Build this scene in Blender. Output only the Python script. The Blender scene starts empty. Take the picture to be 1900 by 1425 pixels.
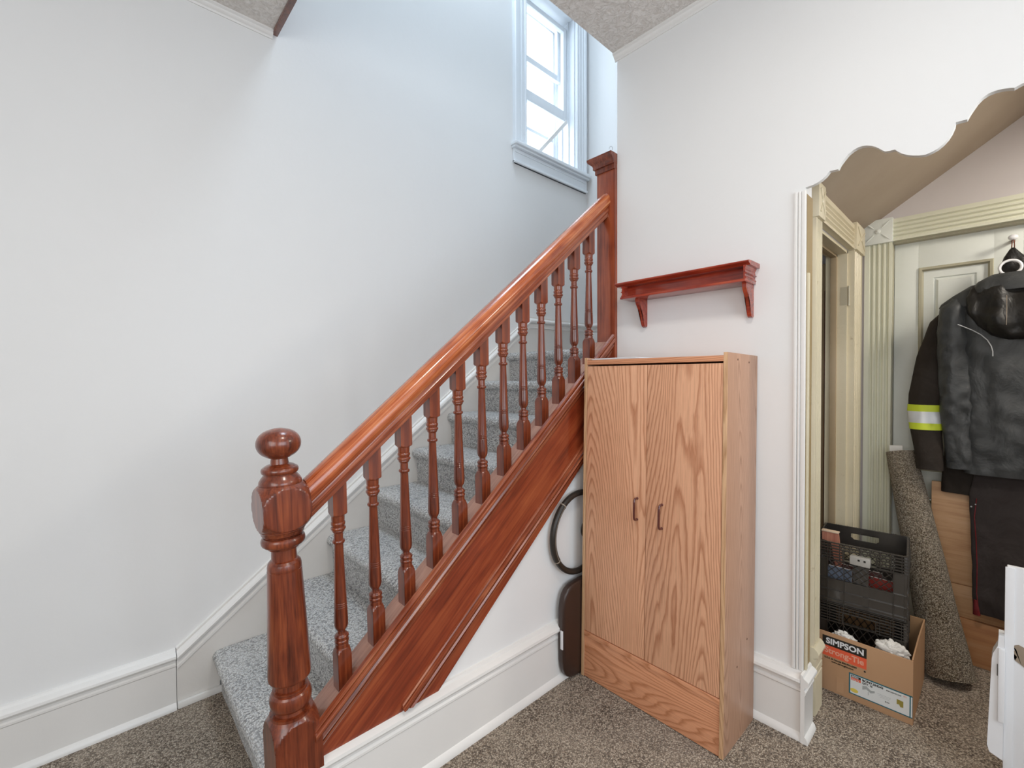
import bpy, bmesh, math, random
from mathutils import Vector, Matrix, noise
random.seed(7)
C = bpy.context.scene.collection
D = bpy.data
scene = bpy.context.scene
R = math.radians

# ------------------------------------------------------------------ camera
CAM = Vector((0.0, -2.5402, 1.5))
YAW, PITCH, ROLL = 0.82391, -0.016125, -0.0040865
cd = D.cameras.new('camera'); cam = D.objects.new('camera', cd); C.objects.link(cam)
fw = Vector((math.cos(PITCH)*math.cos(YAW), math.cos(PITCH)*math.sin(YAW), math.sin(PITCH)))
rt = fw.cross(Vector((0, 0, 1))).normalized(); up = rt.cross(fw)
r2 = rt*math.cos(ROLL) + up*math.sin(ROLL); u2 = -rt*math.sin(ROLL) + up*math.cos(ROLL)
m = Matrix((r2, u2, -fw)).transposed().to_4x4(); m.translation = CAM
cam.matrix_world = m
cd.sensor_width = 36; cd.lens = 835.8*36/1900; cd.clip_start = .02; cd.clip_end = 200
scene.camera = cam

# ------------------------------------------------------------------ world, lights, exposure
w = D.worlds.new('sky'); scene.world = w; w.use_nodes = True
bg = w.node_tree.nodes['Background']
bg.inputs[0].default_value = (0.80, 0.90, 1.0, 1); bg.inputs[1].default_value = 5.0
vs = scene.view_settings
vs.view_transform = 'Standard'; vs.look = 'None'; vs.gamma = 1; vs.use_curve_mapping = False
vs.exposure = -0.10

def area(name, loc, target, sx, sy, power, col):
    l = D.lights.new(name, 'AREA'); l.shape = 'RECTANGLE'; l.size = sx; l.size_y = sy
    l.energy = power; l.color = col
    o = D.objects.new(name, l); C.objects.link(o); o.location = loc
    d = Vector(target) - Vector(loc); o.rotation_euler = d.to_track_quat('-Z', 'Y').to_euler()
    return o
area('rear_fill_light', (-1.75, -3.0, 1.9), (2, -1.8, 1.4), 2.2, 1.7, 44, (1.0, 0.98, 0.965))  # unseen fill added behind the camera, standing in for window light
area('street_side_fill_light', (0.6, -4.75, 1.9), (0.9, 0, 1.3), 2.4, 1.7, 58, (0.77, 0.885, 1.0))  # cool unseen fill added for the left wall; the wall behind it has no window
area('hall_ceiling_light', (0.75, -2.35, 3.2), (0.75, -2.35, 0), 0.3, 0.3, 17, (1.0, 0.94, 0.86))
area('upper_hall_light', (1.6, -0.6, 5.6), (1.3, -0.6, 1.0), 1.4, 0.8, 64, (0.70, 0.85, 1.0))
area('nook_fill_light', (2.8, -3.3, 2.5), (2.8, -2.4, 0.6), 0.3, 0.3, 16, (1.0, 0.93, 0.82))  # added fill that brightens the passage; no ceiling lamp is known there

# ------------------------------------------------------------------ materials
def nt(name):
    mm = D.materials.new(name); mm.use_nodes = True
    n = mm.node_tree.nodes; l = mm.node_tree.links
    return mm, n, l, n['Principled BSDF']
def coords(n, l, scale=(1, 1, 1), rot=(0, 0, 0), loc=(0, 0, 0)):
    t = n.new('ShaderNodeTexCoord'); src = t.outputs['Object']
    if any(rot):
        m0 = n.new('ShaderNodeMapping'); m0.inputs['Rotation'].default_value = rot
        l.new(src, m0.inputs['Vector']); src = m0.outputs['Vector']
    mp = n.new('ShaderNodeMapping'); mp.inputs['Scale'].default_value = scale
    mp.inputs['Location'].default_value = loc
    l.new(src, mp.inputs['Vector']); return mp.outputs['Vector']
def ramp(n, l, fac, stops):
    r = n.new('ShaderNodeValToRGB'); e = r.color_ramp.elements
    while len(e) < len(stops): e.new(0.5)
    for el, (p, c) in zip(e, stops):
        el.position = p; el.color = (*c, 1)
    l.new(fac, r.inputs['Fac']); return r.outputs['Color']
def noise_tex(n, l, vec, scale, detail=4, rough=.5, dist=0):
    t = n.new('ShaderNodeTexNoise'); t.inputs['Scale'].default_value = scale
    t.inputs['Detail'].default_value = detail; t.inputs['Roughness'].default_value = rough
    t.inputs['Distortion'].default_value = dist
    l.new(vec, t.inputs['Vector']); return t.outputs['Fac']
def bump(n, l, b, fac, strength, dist=.01, prev=None):
    bn = n.new('ShaderNodeBump'); bn.inputs['Strength'].default_value = strength
    bn.inputs['Distance'].default_value = dist; l.new(fac, bn.inputs['Height'])
    if prev: l.new(prev, bn.inputs['Normal'])
    l.new(bn.outputs['Normal'], b.inputs['Normal']); return bn.outputs['Normal']
def mixc(n, l, f, a, b2, mode='MIX'):
    x = n.new('ShaderNodeMix'); x.data_type = 'RGBA'; x.blend_type = mode
    if isinstance(f, float): x.inputs['Factor'].default_value = f
    else: l.new(f, x.inputs['Factor'])
    for s, v in (('A', a), ('B', b2)):
        i = [q for q in x.inputs if q.name == s and q.type == 'RGBA'][0]
        if isinstance(v, tuple): i.default_value = (*v, 1)
        else: l.new(v, i)
    return [q for q in x.outputs if q.type == 'RGBA'][0]

def paint(name, col, rough=.6, var=.03, bumpy=.12, bscale=60, dirt=None, spec=.3):
    mm, n, l, b = nt(name); v = coords(n, l)
    f = noise_tex(n, l, v, 1.7, 5, .6)
    c2 = tuple(max(0, x-var) for x in col)
    c = ramp(n, l, f, [(.35, c2), (.65, col)])
    if dirt:
        f2 = noise_tex(n, l, v, 23, 6, .7)
        r2_ = ramp(n, l, f2, [(.62, (0, 0, 0)), (.75, (1, 1, 1))])
        c = mixc(n, l, r2_, c, dirt)
    l.new(c, b.inputs['Base Color']); b.inputs['Roughness'].default_value = rough
    b.inputs['Specular IOR Level'].default_value = spec
    bump(n, l, b, noise_tex(n, l, v, bscale, 3, .5), bumpy, .003)
    return mm
def plain(name, col, rough=.5, metal=0, spec=.5, trans=0, coat=0):
    mm, n, l, b = nt(name); b.inputs['Base Color'].default_value = (*col, 1)
    b.inputs['Roughness'].default_value = rough; b.inputs['Metallic'].default_value = metal
    b.inputs['Specular IOR Level'].default_value = spec; b.inputs['Coat Weight'].default_value = coat
    v = coords(n, l); bump(n, l, b, noise_tex(n, l, v, 90, 3), .08, .002)
    return mm
def varnish(name, dark, mid, light, scale=(18, 18, 1.6), rot=(0, 0, 0), rough=.28, coat=.5, nz=3.2):
    """stained softwood: fine streaks along the axis with the smallest scale, over broad blotches"""
    mm, n, l, b = nt(name)
    v = coords(n, l, tuple(q*2.2 for q in scale), rot); v2 = coords(n, l, tuple(q*9 if q > 5 else q*2.5 for q in scale), rot)
    v3 = coords(n, l, (1, 1, 1))
    f1 = noise_tex(n, l, v, 1.0, 5, .6, .5); f2 = noise_tex(n, l, v2, 1.0, 3, .6); f3 = noise_tex(n, l, v3, nz*2, 3, .5)
    a = n.new('ShaderNodeMath'); a.operation = 'MULTIPLY_ADD'; l.new(f1, a.inputs[0]); a.inputs[1].default_value = .5
    c0 = n.new('ShaderNodeMath'); c0.operation = 'MULTIPLY'; l.new(f2, c0.inputs[0]); c0.inputs[1].default_value = .32
    l.new(c0.outputs[0], a.inputs[2])
    d = n.new('ShaderNodeMath'); d.operation = 'MULTIPLY_ADD'; l.new(f3, d.inputs[0]); d.inputs[1].default_value = .25; l.new(a.outputs[0], d.inputs[2])
    c = ramp(n, l, d.outputs[0], [(.41, dark), (.54, mid), (.70, light)])
    l.new(c, b.inputs['Base Color']); b.inputs['Roughness'].default_value = rough
    b.inputs['Coat Weight'].default_value = coat; b.inputs['Coat Roughness'].default_value = .15
    bump(n, l, b, f2, .08, .0015)
    return mm
def oak(name, light, dark, axis='Z', k=1.0, seed=0.):
    """laminate oak with cathedral grain, long axis Z (or Y)"""
    mm, n, l, b = nt(name)
    sc = (1, 1, .085) if axis == 'Z' else (1, .085, 1)
    v = coords(n, l, sc, (0, 0, 0), (seed, seed*1.3, seed*.37))
    nz = n.new('ShaderNodeTexNoise'); nz.inputs['Scale'].default_value = 3.6; nz.inputs['Detail'].default_value = .6
    l.new(v, nz.inputs['Vector'])
    v4 = coords(n, l, (30, 30, 5) if axis == 'Z' else (30, 5, 30)); j4 = noise_tex(n, l, v4, 1, 3)
    mu = n.new('ShaderNodeMath'); mu.operation = 'MULTIPLY_ADD'; l.new(nz.outputs['Fac'], mu.inputs[0]); mu.inputs[1].default_value = 74*k
    j5 = n.new('ShaderNodeMath'); j5.operation = 'MULTIPLY'; l.new(j4, j5.inputs[0]); j5.inputs[1].default_value = 1.3; l.new(j5.outputs[0], mu.inputs[2])
    fr = n.new('ShaderNodeMath'); fr.operation = 'FRACT'; l.new(mu.outputs[0], fr.inputs[0])
    grain = ramp(n, l, fr.outputs[0], [(.0, dark), (.18, tuple((x+y)/2 for x, y in zip(light, dark))), (.38, light), (.84, light), (1.0, dark)])
    v2 = coords(n, l, (110, 110, 2.6) if axis == 'Z' else (110, 2.6, 110))
    f2 = noise_tex(n, l, v2, 2.4, 4, .7)
    fine = ramp(n, l, f2, [(.38, (.72, .68, .66)), (.56, (1, 1, 1))])
    c = mixc(n, l, .6, grain, fine, 'MULTIPLY')
    l.new(c, b.inputs['Base Color']); b.inputs['Roughness'].default_value = .42
    b.inputs['Specular IOR Level'].default_value = .4
    bump(n, l, b, f2, .06, .001)
    return mm
def carpet(name, a, bcol, ccol, s=170, bs=1.0, rot=0, dm=.45):
    mm, n, l, b = nt(name); v = coords(n, l, (1, 1, 1), (0, 0, rot))
    vo = n.new('ShaderNodeTexVoronoi'); vo.inputs['Scale'].default_value = s; l.new(v, vo.inputs['Vector'])
    sep = n.new('ShaderNodeSeparateColor'); l.new(vo.outputs['Color'], sep.inputs[0])
    c = ramp(n, l, sep.outputs[0], [(.15, a), (.5, bcol), (.9, ccol)])
    big = noise_tex(n, l, v, 4.5, 3)
    c = mixc(n, l, ramp(n, l, big, [(.35, (0, 0, 0)), (.7, (.35, .35, .35))]), c, ccol)
    dk = ramp(n, l, vo.outputs['Distance'], [(.0, (1, 1, 1)), (.75, (dm, dm*.96, dm*.92))])
    c = mixc(n, l, 1.0, c, dk, 'MULTIPLY')
    l.new(c, b.inputs['Base Color']); b.inputs['Roughness'].default_value = .95
    b.inputs['Specular IOR Level'].default_value = .1; b.inputs['Sheen Weight'].default_value = .15
    inv = n.new('ShaderNodeMath'); inv.operation = 'SUBTRACT'; inv.inputs[0].default_value = 1
    l.new(vo.outputs['Distance'], inv.inputs[1])
    bump(n, l, b, inv.outputs[0], bs, .006)
    return mm
def cloth(name, col, var=.01, rough=.75, wr=.5):
    mm, n, l, b = nt(name); v = coords(n, l, (1, 1, .7))
    f = noise_tex(n, l, v, 9, 4, .6, .6)
    l.new(ramp(n, l, f, [(.3, tuple(max(0, x-var) for x in col)), (.7, tuple(x+var for x in col))]), b.inputs['Base Color'])
    b.inputs['Roughness'].default_value = rough; b.inputs['Specular IOR Level'].default_value = .35
    p = bump(n, l, b, f, wr, .02)
    bump(n, l, b, noise_tex(n, l, v, 420, 2), .15, .001, p)
    return mm

M = {}
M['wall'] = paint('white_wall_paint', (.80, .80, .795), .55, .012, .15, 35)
M['ceil'] = None
mm, n, l, b = nt('textured_ceiling'); v = coords(n, l)
f = noise_tex(n, l, v, 34, 6, .62, 1.6)
l.new(ramp(n, l, f, [(.38, (.70, .65, .60)), (.6, (.86, .82, .78))]), b.inputs['Base Color'])
b.inputs['Roughness'].default_value = .8; bump(n, l, b, f, .8, .016); M['ceil'] = mm
M['trim'] = paint('white_gloss_trim', (.80, .785, .76), .32, .03, .12, 40, spec=.5)
M['trim2'] = paint('stair_skirt_trim', (.74, .715, .68), .35, .05, .2, 45, dirt=None, spec=.5)
M['wintrim'] = paint('white_window_paint', (.80, .84, .88), .4, .02, .1, 40, spec=.5)
M['cream'] = paint('aged_cream_paint', (.68, .61, .45), .38, .07, .25, 40, dirt=(.46, .38, .25), spec=.5)
M['creamb'] = paint('pale_green_cream_paint', (.72, .72, .59), .38, .06, .25, 40, spec=.5)
M['doorp'] = paint('old_white_door_paint', (.76, .79, .75), .42, .06, .5, 26, spec=.5)
M['groove'] = paint('tan_moulding_paint', (.46, .43, .32), .5, .05, .2, 40)
M['brownp'] = paint('brown_jamb_paint', (.36, .27, .15), .5, .06, .2, 30)
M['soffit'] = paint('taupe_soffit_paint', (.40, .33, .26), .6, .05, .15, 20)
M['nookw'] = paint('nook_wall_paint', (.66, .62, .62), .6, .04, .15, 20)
M['tanp'] = paint('tan_door_paint', (.40, .31, .20), .5, .05, .2, 30)
M['redbrown'] = varnish('dark_red_wood', (.06, .015, .006), (.14, .035, .014), (.22, .06, .02))
M['wood'] = varnish('cherry_varnish', (.060, .009, .003), (.17, .032, .011), (.31, .075, .024))
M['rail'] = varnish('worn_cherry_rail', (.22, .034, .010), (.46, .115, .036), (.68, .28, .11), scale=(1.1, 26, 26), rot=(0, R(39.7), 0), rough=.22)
M['board'] = varnish('cherry_board', (.11, .014, .005), (.235, .038, .012), (.36, .085, .028), scale=(1.0, 9, 11), rot=(0, R(39.4), 0), rough=.3, nz=2.2)
M['cap'] = varnish('worn_cap_wood', (.26, .11, .07), (.38, .18, .12), (.50, .26, .18), scale=(1.5, 12, 12), rot=(0, R(39.5), 0), rough=.25)
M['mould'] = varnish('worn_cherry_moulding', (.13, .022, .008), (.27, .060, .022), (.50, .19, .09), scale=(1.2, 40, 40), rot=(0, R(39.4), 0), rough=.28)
M['shelfw'] = varnish('red_cherry_shelf', (.18, .018, .01), (.34, .04, .018), (.50, .10, .04), scale=(18, 1.6, 18), rough=.2)
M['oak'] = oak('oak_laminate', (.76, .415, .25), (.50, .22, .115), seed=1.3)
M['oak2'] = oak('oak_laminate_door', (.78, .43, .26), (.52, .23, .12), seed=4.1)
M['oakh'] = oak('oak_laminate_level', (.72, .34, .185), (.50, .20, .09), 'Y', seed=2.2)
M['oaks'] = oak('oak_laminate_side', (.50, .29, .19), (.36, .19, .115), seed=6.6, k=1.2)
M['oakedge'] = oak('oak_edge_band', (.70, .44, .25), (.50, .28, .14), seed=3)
M['darkin'] = plain('shadow_gap', (.03, .02, .015), .8)
M['carpf'] = carpet('brown_loop_carpet', (.13, .09, .06), (.42, .33, .25), (.78, .67, .54), 190)
M['carps'] = carpet('grey_stair_carpet', (.38, .39, .40), (.84, .86, .87), (.96, .97, .97), 150, dm=.55)
M['carpr'] = carpet('rolled_carpet_pile', (.10, .07, .04), (.33, .26, .18), (.70, .62, .50), 260, 1.0, .3)
M['leather'] = plain('black_leather', (.022, .017, .013), .42, spec=.5)
M['leather2'] = plain('dark_brown_leather', (.035, .017, .012), .35, spec=.6)
M['thread'] = plain('grey_thread', (.30, .25, .2), .8)
M['bronze'] = plain('brown_enamel', (.10, .022, .016), .3, coat=.4)
M['black'] = plain('black_plastic', (.024, .021, .018), .28, spec=1.0, coat=.6)
M['card'] = paint('cardboard', (.52, .32, .19), .8, .03, .2, 12, spec=.15)
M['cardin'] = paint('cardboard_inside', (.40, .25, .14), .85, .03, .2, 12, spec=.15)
M['bag'] = plain('white_plastic_bag', (.72, .70, .66), .35)
M['paper'] = plain('white_paper', (.78, .78, .8), .6)
M['inkb'] = plain('black_ink', (.015, .012, .008), .6)
M['inkr'] = plain('red_ink', (.80, .12, .05), .6)
M['inkcream'] = plain('buff_ink', (.66, .50, .36), .6)
M['pinkink'] = plain('pale_red_ink', (.84, .40, .28), .6)
M['teal'] = plain('teal_ink', (.01, .13, .17), .6)
M['label'] = plain('white_label', (.74, .76, .76), .5)
M['greyink'] = plain('grey_ink', (.38, .40, .40), .6)
M['yellow'] = plain('yellow_ink', (.75, .58, .10), .6)
M['olive'] = plain('olive_ink', (.32, .26, .05), .6)
M['jgrey'] = cloth('charcoal_nylon', (.048, .051, .053), .012, .5)
M['jdark'] = cloth('dark_lining_nylon', (.014, .013, .012), .005, .45)
M['jbrown'] = cloth('black_brown_canvas', (.022, .016, .012), .006, .8)
M['trous'] = cloth('dark_grey_canvas', (.042, .034, .033), .006, .85)
M['redst'] = cloth('dark_red_trim', (.16, .012, .02), .02, .8)
M['lime'] = plain('lime_tape', (.52, .62, .03), .6)
M['silver'] = plain('silver_reflective_tape', (.58, .60, .62), .35, .15)
M['white'] = plain('white_ceramic', (.82, .82, .84), .2, coat=.5)
M['pine'] = varnish('pale_pine', (.50, .27, .14), (.62, .37, .20), (.70, .45, .27), scale=(14, 1.1, 14), rough=.5, coat=0)
M['pine2'] = varnish('orange_pine', (.52, .24, .11), (.60, .30, .14), (.66, .37, .2), scale=(9, .8, 9), rough=.45, coat=0)
M['chest'] = paint('chipped_white_paint', (.78, .78, .79), .35, .03, .2, 30, spec=.5)
M['bare'] = paint('bare_grey_wood', (.34, .28, .22), .8, .14, .6, 30)
M['metal'] = plain('painted_metal', (.50, .45, .33), .4, .2)
M['wire'] = plain('bright_wire', (.5, .5, .5), .3, 1)
M['screw'] = plain('brown_screw', (.10, .04, .02), .5)
mm, n, l, b = nt('window_glass'); n.remove(b)
tr = n.new('ShaderNodeBsdfTransparent'); gl = n.new('ShaderNodeBsdfGlossy'); gl.inputs['Roughness'].default_value = .02
mx = n.new('ShaderNodeMixShader'); mx.inputs[0].default_value = .05
l.new(tr.outputs[0], mx.inputs[1]); l.new(gl.outputs[0], mx.inputs[2])
l.new(mx.outputs[0], n['Material Output'].inputs[0]); M['glass'] = mm

# ------------------------------------------------------------------ mesh helpers
def BM(): return bmesh.new()
def box(bm, x0, y0, z0, x1, y1, z1, bev=0, mat=None):
    t = bmesh.new(); bmesh.ops.create_cube(t, size=1)
    for v in t.verts:
        v.co = Vector(((x0+x1)/2+v.co.x*(x1-x0), (y0+y1)/2+v.co.y*(y1-y0), (z0+z1)/2+v.co.z*(z1-z0)))
    if bev: bmesh.ops.bevel(t, geom=t.edges[:], offset=bev, segments=2, affect='EDGES', profile=.6)
    join(bm, t, mat); return bm
def join(bm, t, mat=None):
    if mat: bmesh.ops.transform(t, matrix=mat, verts=t.verts[:])
    mp = {v: bm.verts.new(v.co) for v in t.verts}
    for f in t.faces:
        try: bm.faces.new([mp[v] for v in f.verts])
        except ValueError: pass
    t.free()
def loft(bm, rings, cap=True, closed=True):
    rs = [[bm.verts.new(p) for p in r] for r in rings]
    for a, b in zip(rs, rs[1:]):
        k = len(a)
        for i in range(k if closed else k-1):
            j = (i+1) % k
            try: bm.faces.new((a[i], a[j], b[j], b[i]))
            except ValueError: pass
    if cap:
        for r in (rs[0], rs[-1]):
            try: bm.faces.new(r)
            except ValueError: pass
    return bm
def prism(bm, pts, axis, a, b2):
    """extrude a 2D polygon: axis 'x' pts=(y,z); 'y' pts=(x,z); 'z' pts=(x,y)"""
    f = {'x': lambda p, t: (t, p[0], p[1]), 'y': lambda p, t: (p[0], t, p[1]), 'z': lambda p, t: (p[0], p[1], t)}[axis]
    t = bmesh.new()
    v0 = [t.verts.new(f(p, a)) for p in pts]; v1 = [t.verts.new(f(p, b2)) for p in pts]
    f0 = t.faces.new(v0); f1 = t.faces.new(v1)
    k = len(pts)
    for i in range(k): t.faces.new((v0[i], v0[(i+1) % k], v1[(i+1) % k], v1[i]))
    bmesh.ops.triangulate(t, faces=[f0, f1])
    join(bm, t); return bm
def sweep(bm, path, prof, out, upv=(0, 0, 1), scales=None):
    """path: list of points; prof: (u,v) list, u along out, v along up"""
    out = Vector(out); upv = Vector(upv)
    rings = []
    for i, p in enumerate(path):
        s = scales[i] if scales else 1
        rings.append([Vector(p)+out*u+upv*(v*s) for u, v in prof])
    return loft(bm, rings)
def tube(bm, pts, r, n=10, cyc=False, flat=None):
    pts = [Vector(p) for p in pts]; rings = []; k = len(pts); ref = None
    for i, p in enumerate(pts):
        a = pts[(i-1) % k] if (cyc or i) else p; c = pts[(i+1) % k] if (cyc or i < k-1) else p
        t = (c-a).normalized()
        if ref is None: ref = t.orthogonal().normalized()
        ref = (ref - t*ref.dot(t)).normalized(); s = t.cross(ref)
        rr = r[i] if isinstance(r, (list, tuple)) else r
        rings.append([p + ref*math.cos(2*math.pi*j/n)*rr + s*math.sin(2*math.pi*j/n)*rr for j in range(n)])
    if cyc: rings.append(rings[0]); 
    loft(bm, rings, cap=not cyc)
    if cyc: bmesh.ops.remove_doubles(bm, verts=bm.verts[:], dist=1e-6)
    return bm
def turned(bm, prof, half, n=32, cx=0, cy=0):
    """prof: (z, r); r clipped to a square of half-width 'half' (turned from square stock)"""
    rings = []
    for z, r in prof:
        ring = []
        for j in range(n):
            a = 2*math.pi*j/n
            q = half/max(abs(math.cos(a)), abs(math.sin(a)))
            rr = min(q, r); ring.append((cx+rr*math.cos(a), cy+rr*math.sin(a), z))
        rings.append(ring)
    return loft(bm, rings)
def ball(bm, c, r, sx=1, sy=1, sz=1, u=20, v=12):
    t = bmesh.new(); bmesh.ops.create_uvsphere(t, u_segments=u, v_segments=v, radius=r)
    for q in t.verts: q.co = Vector((q.co.x*sx+c[0], q.co.y*sy+c[1], q.co.z*sz+c[2]))
    join(bm, t); return bm
def obj(name, bm, mat, parent=None, org=(0, 0, 0), angle=34):
    bmesh.ops.recalc_face_normals(bm, faces=bm.faces[:])
    me = D.meshes.new(name); bm.to_mesh(me); bm.free()
    me.transform(Matrix.Translation(-Vector(org)))
    me.materials.append(mat if not isinstance(mat, str) else M[mat])
    me.shade_smooth(); me.set_sharp_from_angle(angle=R(angle))
    o = D.objects.new(name, me); C.objects.link(o)
    if parent: o.parent = parent
    else: o.location = org
    return o
def tag(o, label=None, cat=None, group=None, kind=None):
    if label: o['label'] = label
    if cat: o['category'] = cat
    if group: o['group'] = group
    if kind: o['kind'] = kind
    return o
def thing(name, label, cat, loc, rot=(0, 0, 0), group=None):
    o = D.objects.new(name, None); C.objects.link(o); o.location = loc; o.rotation_euler = rot
    o.empty_display_size = .1
    return tag(o, label, cat, group)
def struct(name, bm, mat, parent=None, label=None):
    o = obj(name, bm, mat, parent)
    if not parent: o['kind'] = 'structure'
    if label: o['label'] = label
    return o
def text(s, mat, parent, org, size, pos, xdir, updir, sx=1, name='lettering', weight=0, align='LEFT', thick=.0003):
    cu = D.curves.new('t', 'FONT'); cu.body = s; cu.size = size; cu.align_x = align; cu.offset = weight; cu.extrude = thick
    cu.resolution_u = 3
    o = D.objects.new('t', cu); C.objects.link(o)
    dg = bpy.context.evaluated_depsgraph_get(); me = D.meshes.new_from_object(o.evaluated_get(dg))
    D.objects.remove(o)
    xd = Vector(xdir).normalized(); ud = Vector(updir).normalized(); nd = xd.cross(ud)
    mt = Matrix((xd*sx, ud, nd)).transposed().to_4x4(); mt.translation = Vector(pos)-Vector(org)
    me.transform(mt); me.materials.clear(); me.materials.append(M[mat]); me.name = name
    t = D.objects.new(name, me); C.objects.link(t); t.parent = parent; return t

# ------------------------------------------------------------------ dimensions
HC = 3.265          # lower ceiling
XW = 2.13           # right wall face
YS = -1.062         # wall under the stair
ZL = 1.68           # landing
ST0X, ST0Z, GO, RI = .39, .20, .27, .2115

# ------------------------------------------------------------------ setting
b = BM(); box(b, -2, -5, -.12, 3.6, .1, 0); struct('floor', b, 'carpf')
# left wall with window hole
WX0, WX1, WZ0, WZ1 = 2.505, 3.115, 3.29, 4.62
b = BM()
box(b, -2.1, 0, 0, WX0, .24, 5.9); box(b, WX1, 0, 0, 3.6, .24, 5.9)
box(b, WX0, 0, 0, WX1, .24, WZ0); box(b, WX0, 0, WZ1, WX1, .24, 5.9)
struct('wall_left', b, 'wall')
b = BM(); box(b, 3.285, -1.16, ZL-.3, 3.6, 0, 5.9); box(b, 3.285, -4.0, 3.3, 3.6, -1.16, 5.9); struct('wall_landing', b, 'wall')
# right wall: solid part, scalloped header over the arch, part beyond the arch
arch = [(130, 668), (165, 655), (190, 642), (215, 625), (238, 604), (258, 578), (282, 572), (305, 567), (318, 540), (340, 510), (363, 482), (390, 460),
        (415, 446), (440, 438), (465, 435), (490, 437), (512, 442), (530, 450), (548, 460), (565, 468), (592, 464), (620, 457), (640, 470), (660, 480),
        (690, 487), (720, 490), (755, 490), (790, 485), (825, 470), (860, 450), (892, 423), (920, 392), (940, 360), (955, 325), (958, 305),
        (990, 296), (1022, 288), (1040, 255), (1060, 225), (1083, 192), (1110, 165), (1142, 143), (1180, 128), (1220, 118), (1260, 113), (1285, 112)]
def unproj_x(px, py, X):
    d = fw + r2*((px-950)/835.8) - u2*((py-712.5)/835.8)
    t = (X-CAM.x)/d.x; p = CAM + d*t; return (p.y, p.z)
AP = [unproj_x(1450+x/2.969, 120+y/2.969, 2.11) for x, y in arch]
ya = AP[-1][0]; AR = [(2*ya-y, z) for y, z in reversed(AP[:-1])]
YR = -2.0; YL = 2*ya-YR
AP[0] = (YR, AP[0][1]); AR[-1] = (YL, AR[-1][1])
b = BM()
box(b, XW, YR, 0, XW+.09, -1.101, HC)
box(b, XW, -5, 0, XW+.09, YL, HC)
full = AP+AR
top_ = [[(x, y, HC) for y, z in full] for x in (XW, XW+.022)]; low_ = [[(x, y, z) for y, z in full] for x in (XW, XW+.022)]
loft(b, [[top_[0][i], low_[0][i], low_[1][i], top_[1][i]] for i in range(len(full))])
struct('wall_right', b, 'wall')
# wall under the stairs
b = BM()
def zl_bot(x): return .54+.812*(x-1.185)
prism(b, [(.50, 0), (XW, 0), (XW, zl_bot(XW)+.06), (.50, zl_bot(.50)+.06)], 'y', YS, YS+.05)
struct('wall_under_stairs', b, 'wall')
# rear walls of the room, upper hall
b = BM(); box(b, -2.1, -5.1, 0, -2, .1, 5.9); struct('wall_rear', b, 'wall')
b = BM(); box(b, -2.1, -5.1, 0, 3.6, -5, 5.9); struct('wall_street', b, 'wall')
# ceilings
b = BM(); box(b, -2, -5, HC, .69, 0, HC+.22); box(b, .69, -5, HC, XW+.09, -1.092, HC+.22)
struct('ceiling', b, 'ceil')
b = BM(); box(b, -2.1, -5.1, 5.7, 3.6, .1, 5.85); struct('ceiling_upper', b, 'wall')
cor = [(0, 0), (.005, 0), (.008, .009), (.016, .014), (.021, .024), (.030, .028), (.030, .036), (0, .036)]
b = BM(); sweep(b, [(-2, 0, HC-.036), (.69, 0, HC-.036)], cor, (0, -1, 0))
sweep(b, [(XW, -1.09, HC-.036), (XW, -5, HC-.036)], cor, (-1, 0, 0)); struct('trim_cornice', b, 'trim')
b = BM(); box(b, .688, -1.2, HC-.012, .715, -.002, HC+.235, .003); struct('trim_stairwell_edge', b, 'redbrown')
# stairwell closing walls (upper storey, behind the arch)
b = BM(); box(b, XW+.092, -4.0, HC-.2, 3.285, -2.25, 5.7); struct('wall_upper_flight', b, 'wall')

# baseboards -------------------------------------------------------
base_prof = [(0, 0), (.034, 0), (.034, .008), (.028, .022), (.019, .030), (.019, .198), (.024, .204), (.024, .212), (.018, .218), (.018, .228),
             (.022, .232), (.034, .238), (.038, .246), (.036, .256), (.026, .263), (.014, .268), (.010, .278), (0, .280)]
def baseboard(name, path, out, h=.28):
    b = BM(); s = h/.28
    sweep(b, path, [(u, v*s) for u, v in base_prof], out); return struct(name, b, 'trim')
baseboard('baseboard_left', [(-2, 0, 0), (.2515, 0, 0)], (0, -1, 0), .27)
baseboard('baseboard_stair', [(.50, YS, 0), (XW, YS, 0)], (0, -1, 0), .298)
baseboard('baseboard_right', [(XW, YS, 0), (XW, YR-.001, 0)], (-1, 0, 0))
baseboard('baseboard_far', [(XW, YL, 0), (XW, -5, 0)], (-1, 0, 0))
# return of the baseboard round the opening, plinth, jamb and corner bead
b = BM(); sweep(b, [(XW-.036, YR-.002, 0), (XW+.088, YR-.002, 0)], [(u*.8, v) for u, v in base_prof], (0, -1, 0)); struct('trim_jamb_base', b, 'trim')
b = BM()
for k, (y0, y1) in enumerate(((-1.962, -1.975), (-1.977, -1.986), (-1.988, -2.004))):
    box(b, XW-.010+.002*k, y1, .28, XW+.01, y0, 2.252, .003)
struct('trim_corner_bead', b, 'trim')
b = BM(); box(b, XW+.004, YR-.004, .28, XW+.09, YR, 2.24); struct('trim_jamb', b, 'brownp')
b = BM(); box(b, XW+.012, YR-.012, .28, XW+.030, YR-.003, 1.92, .002); struct('trim_jamb_strip', b, 'cream')

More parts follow.
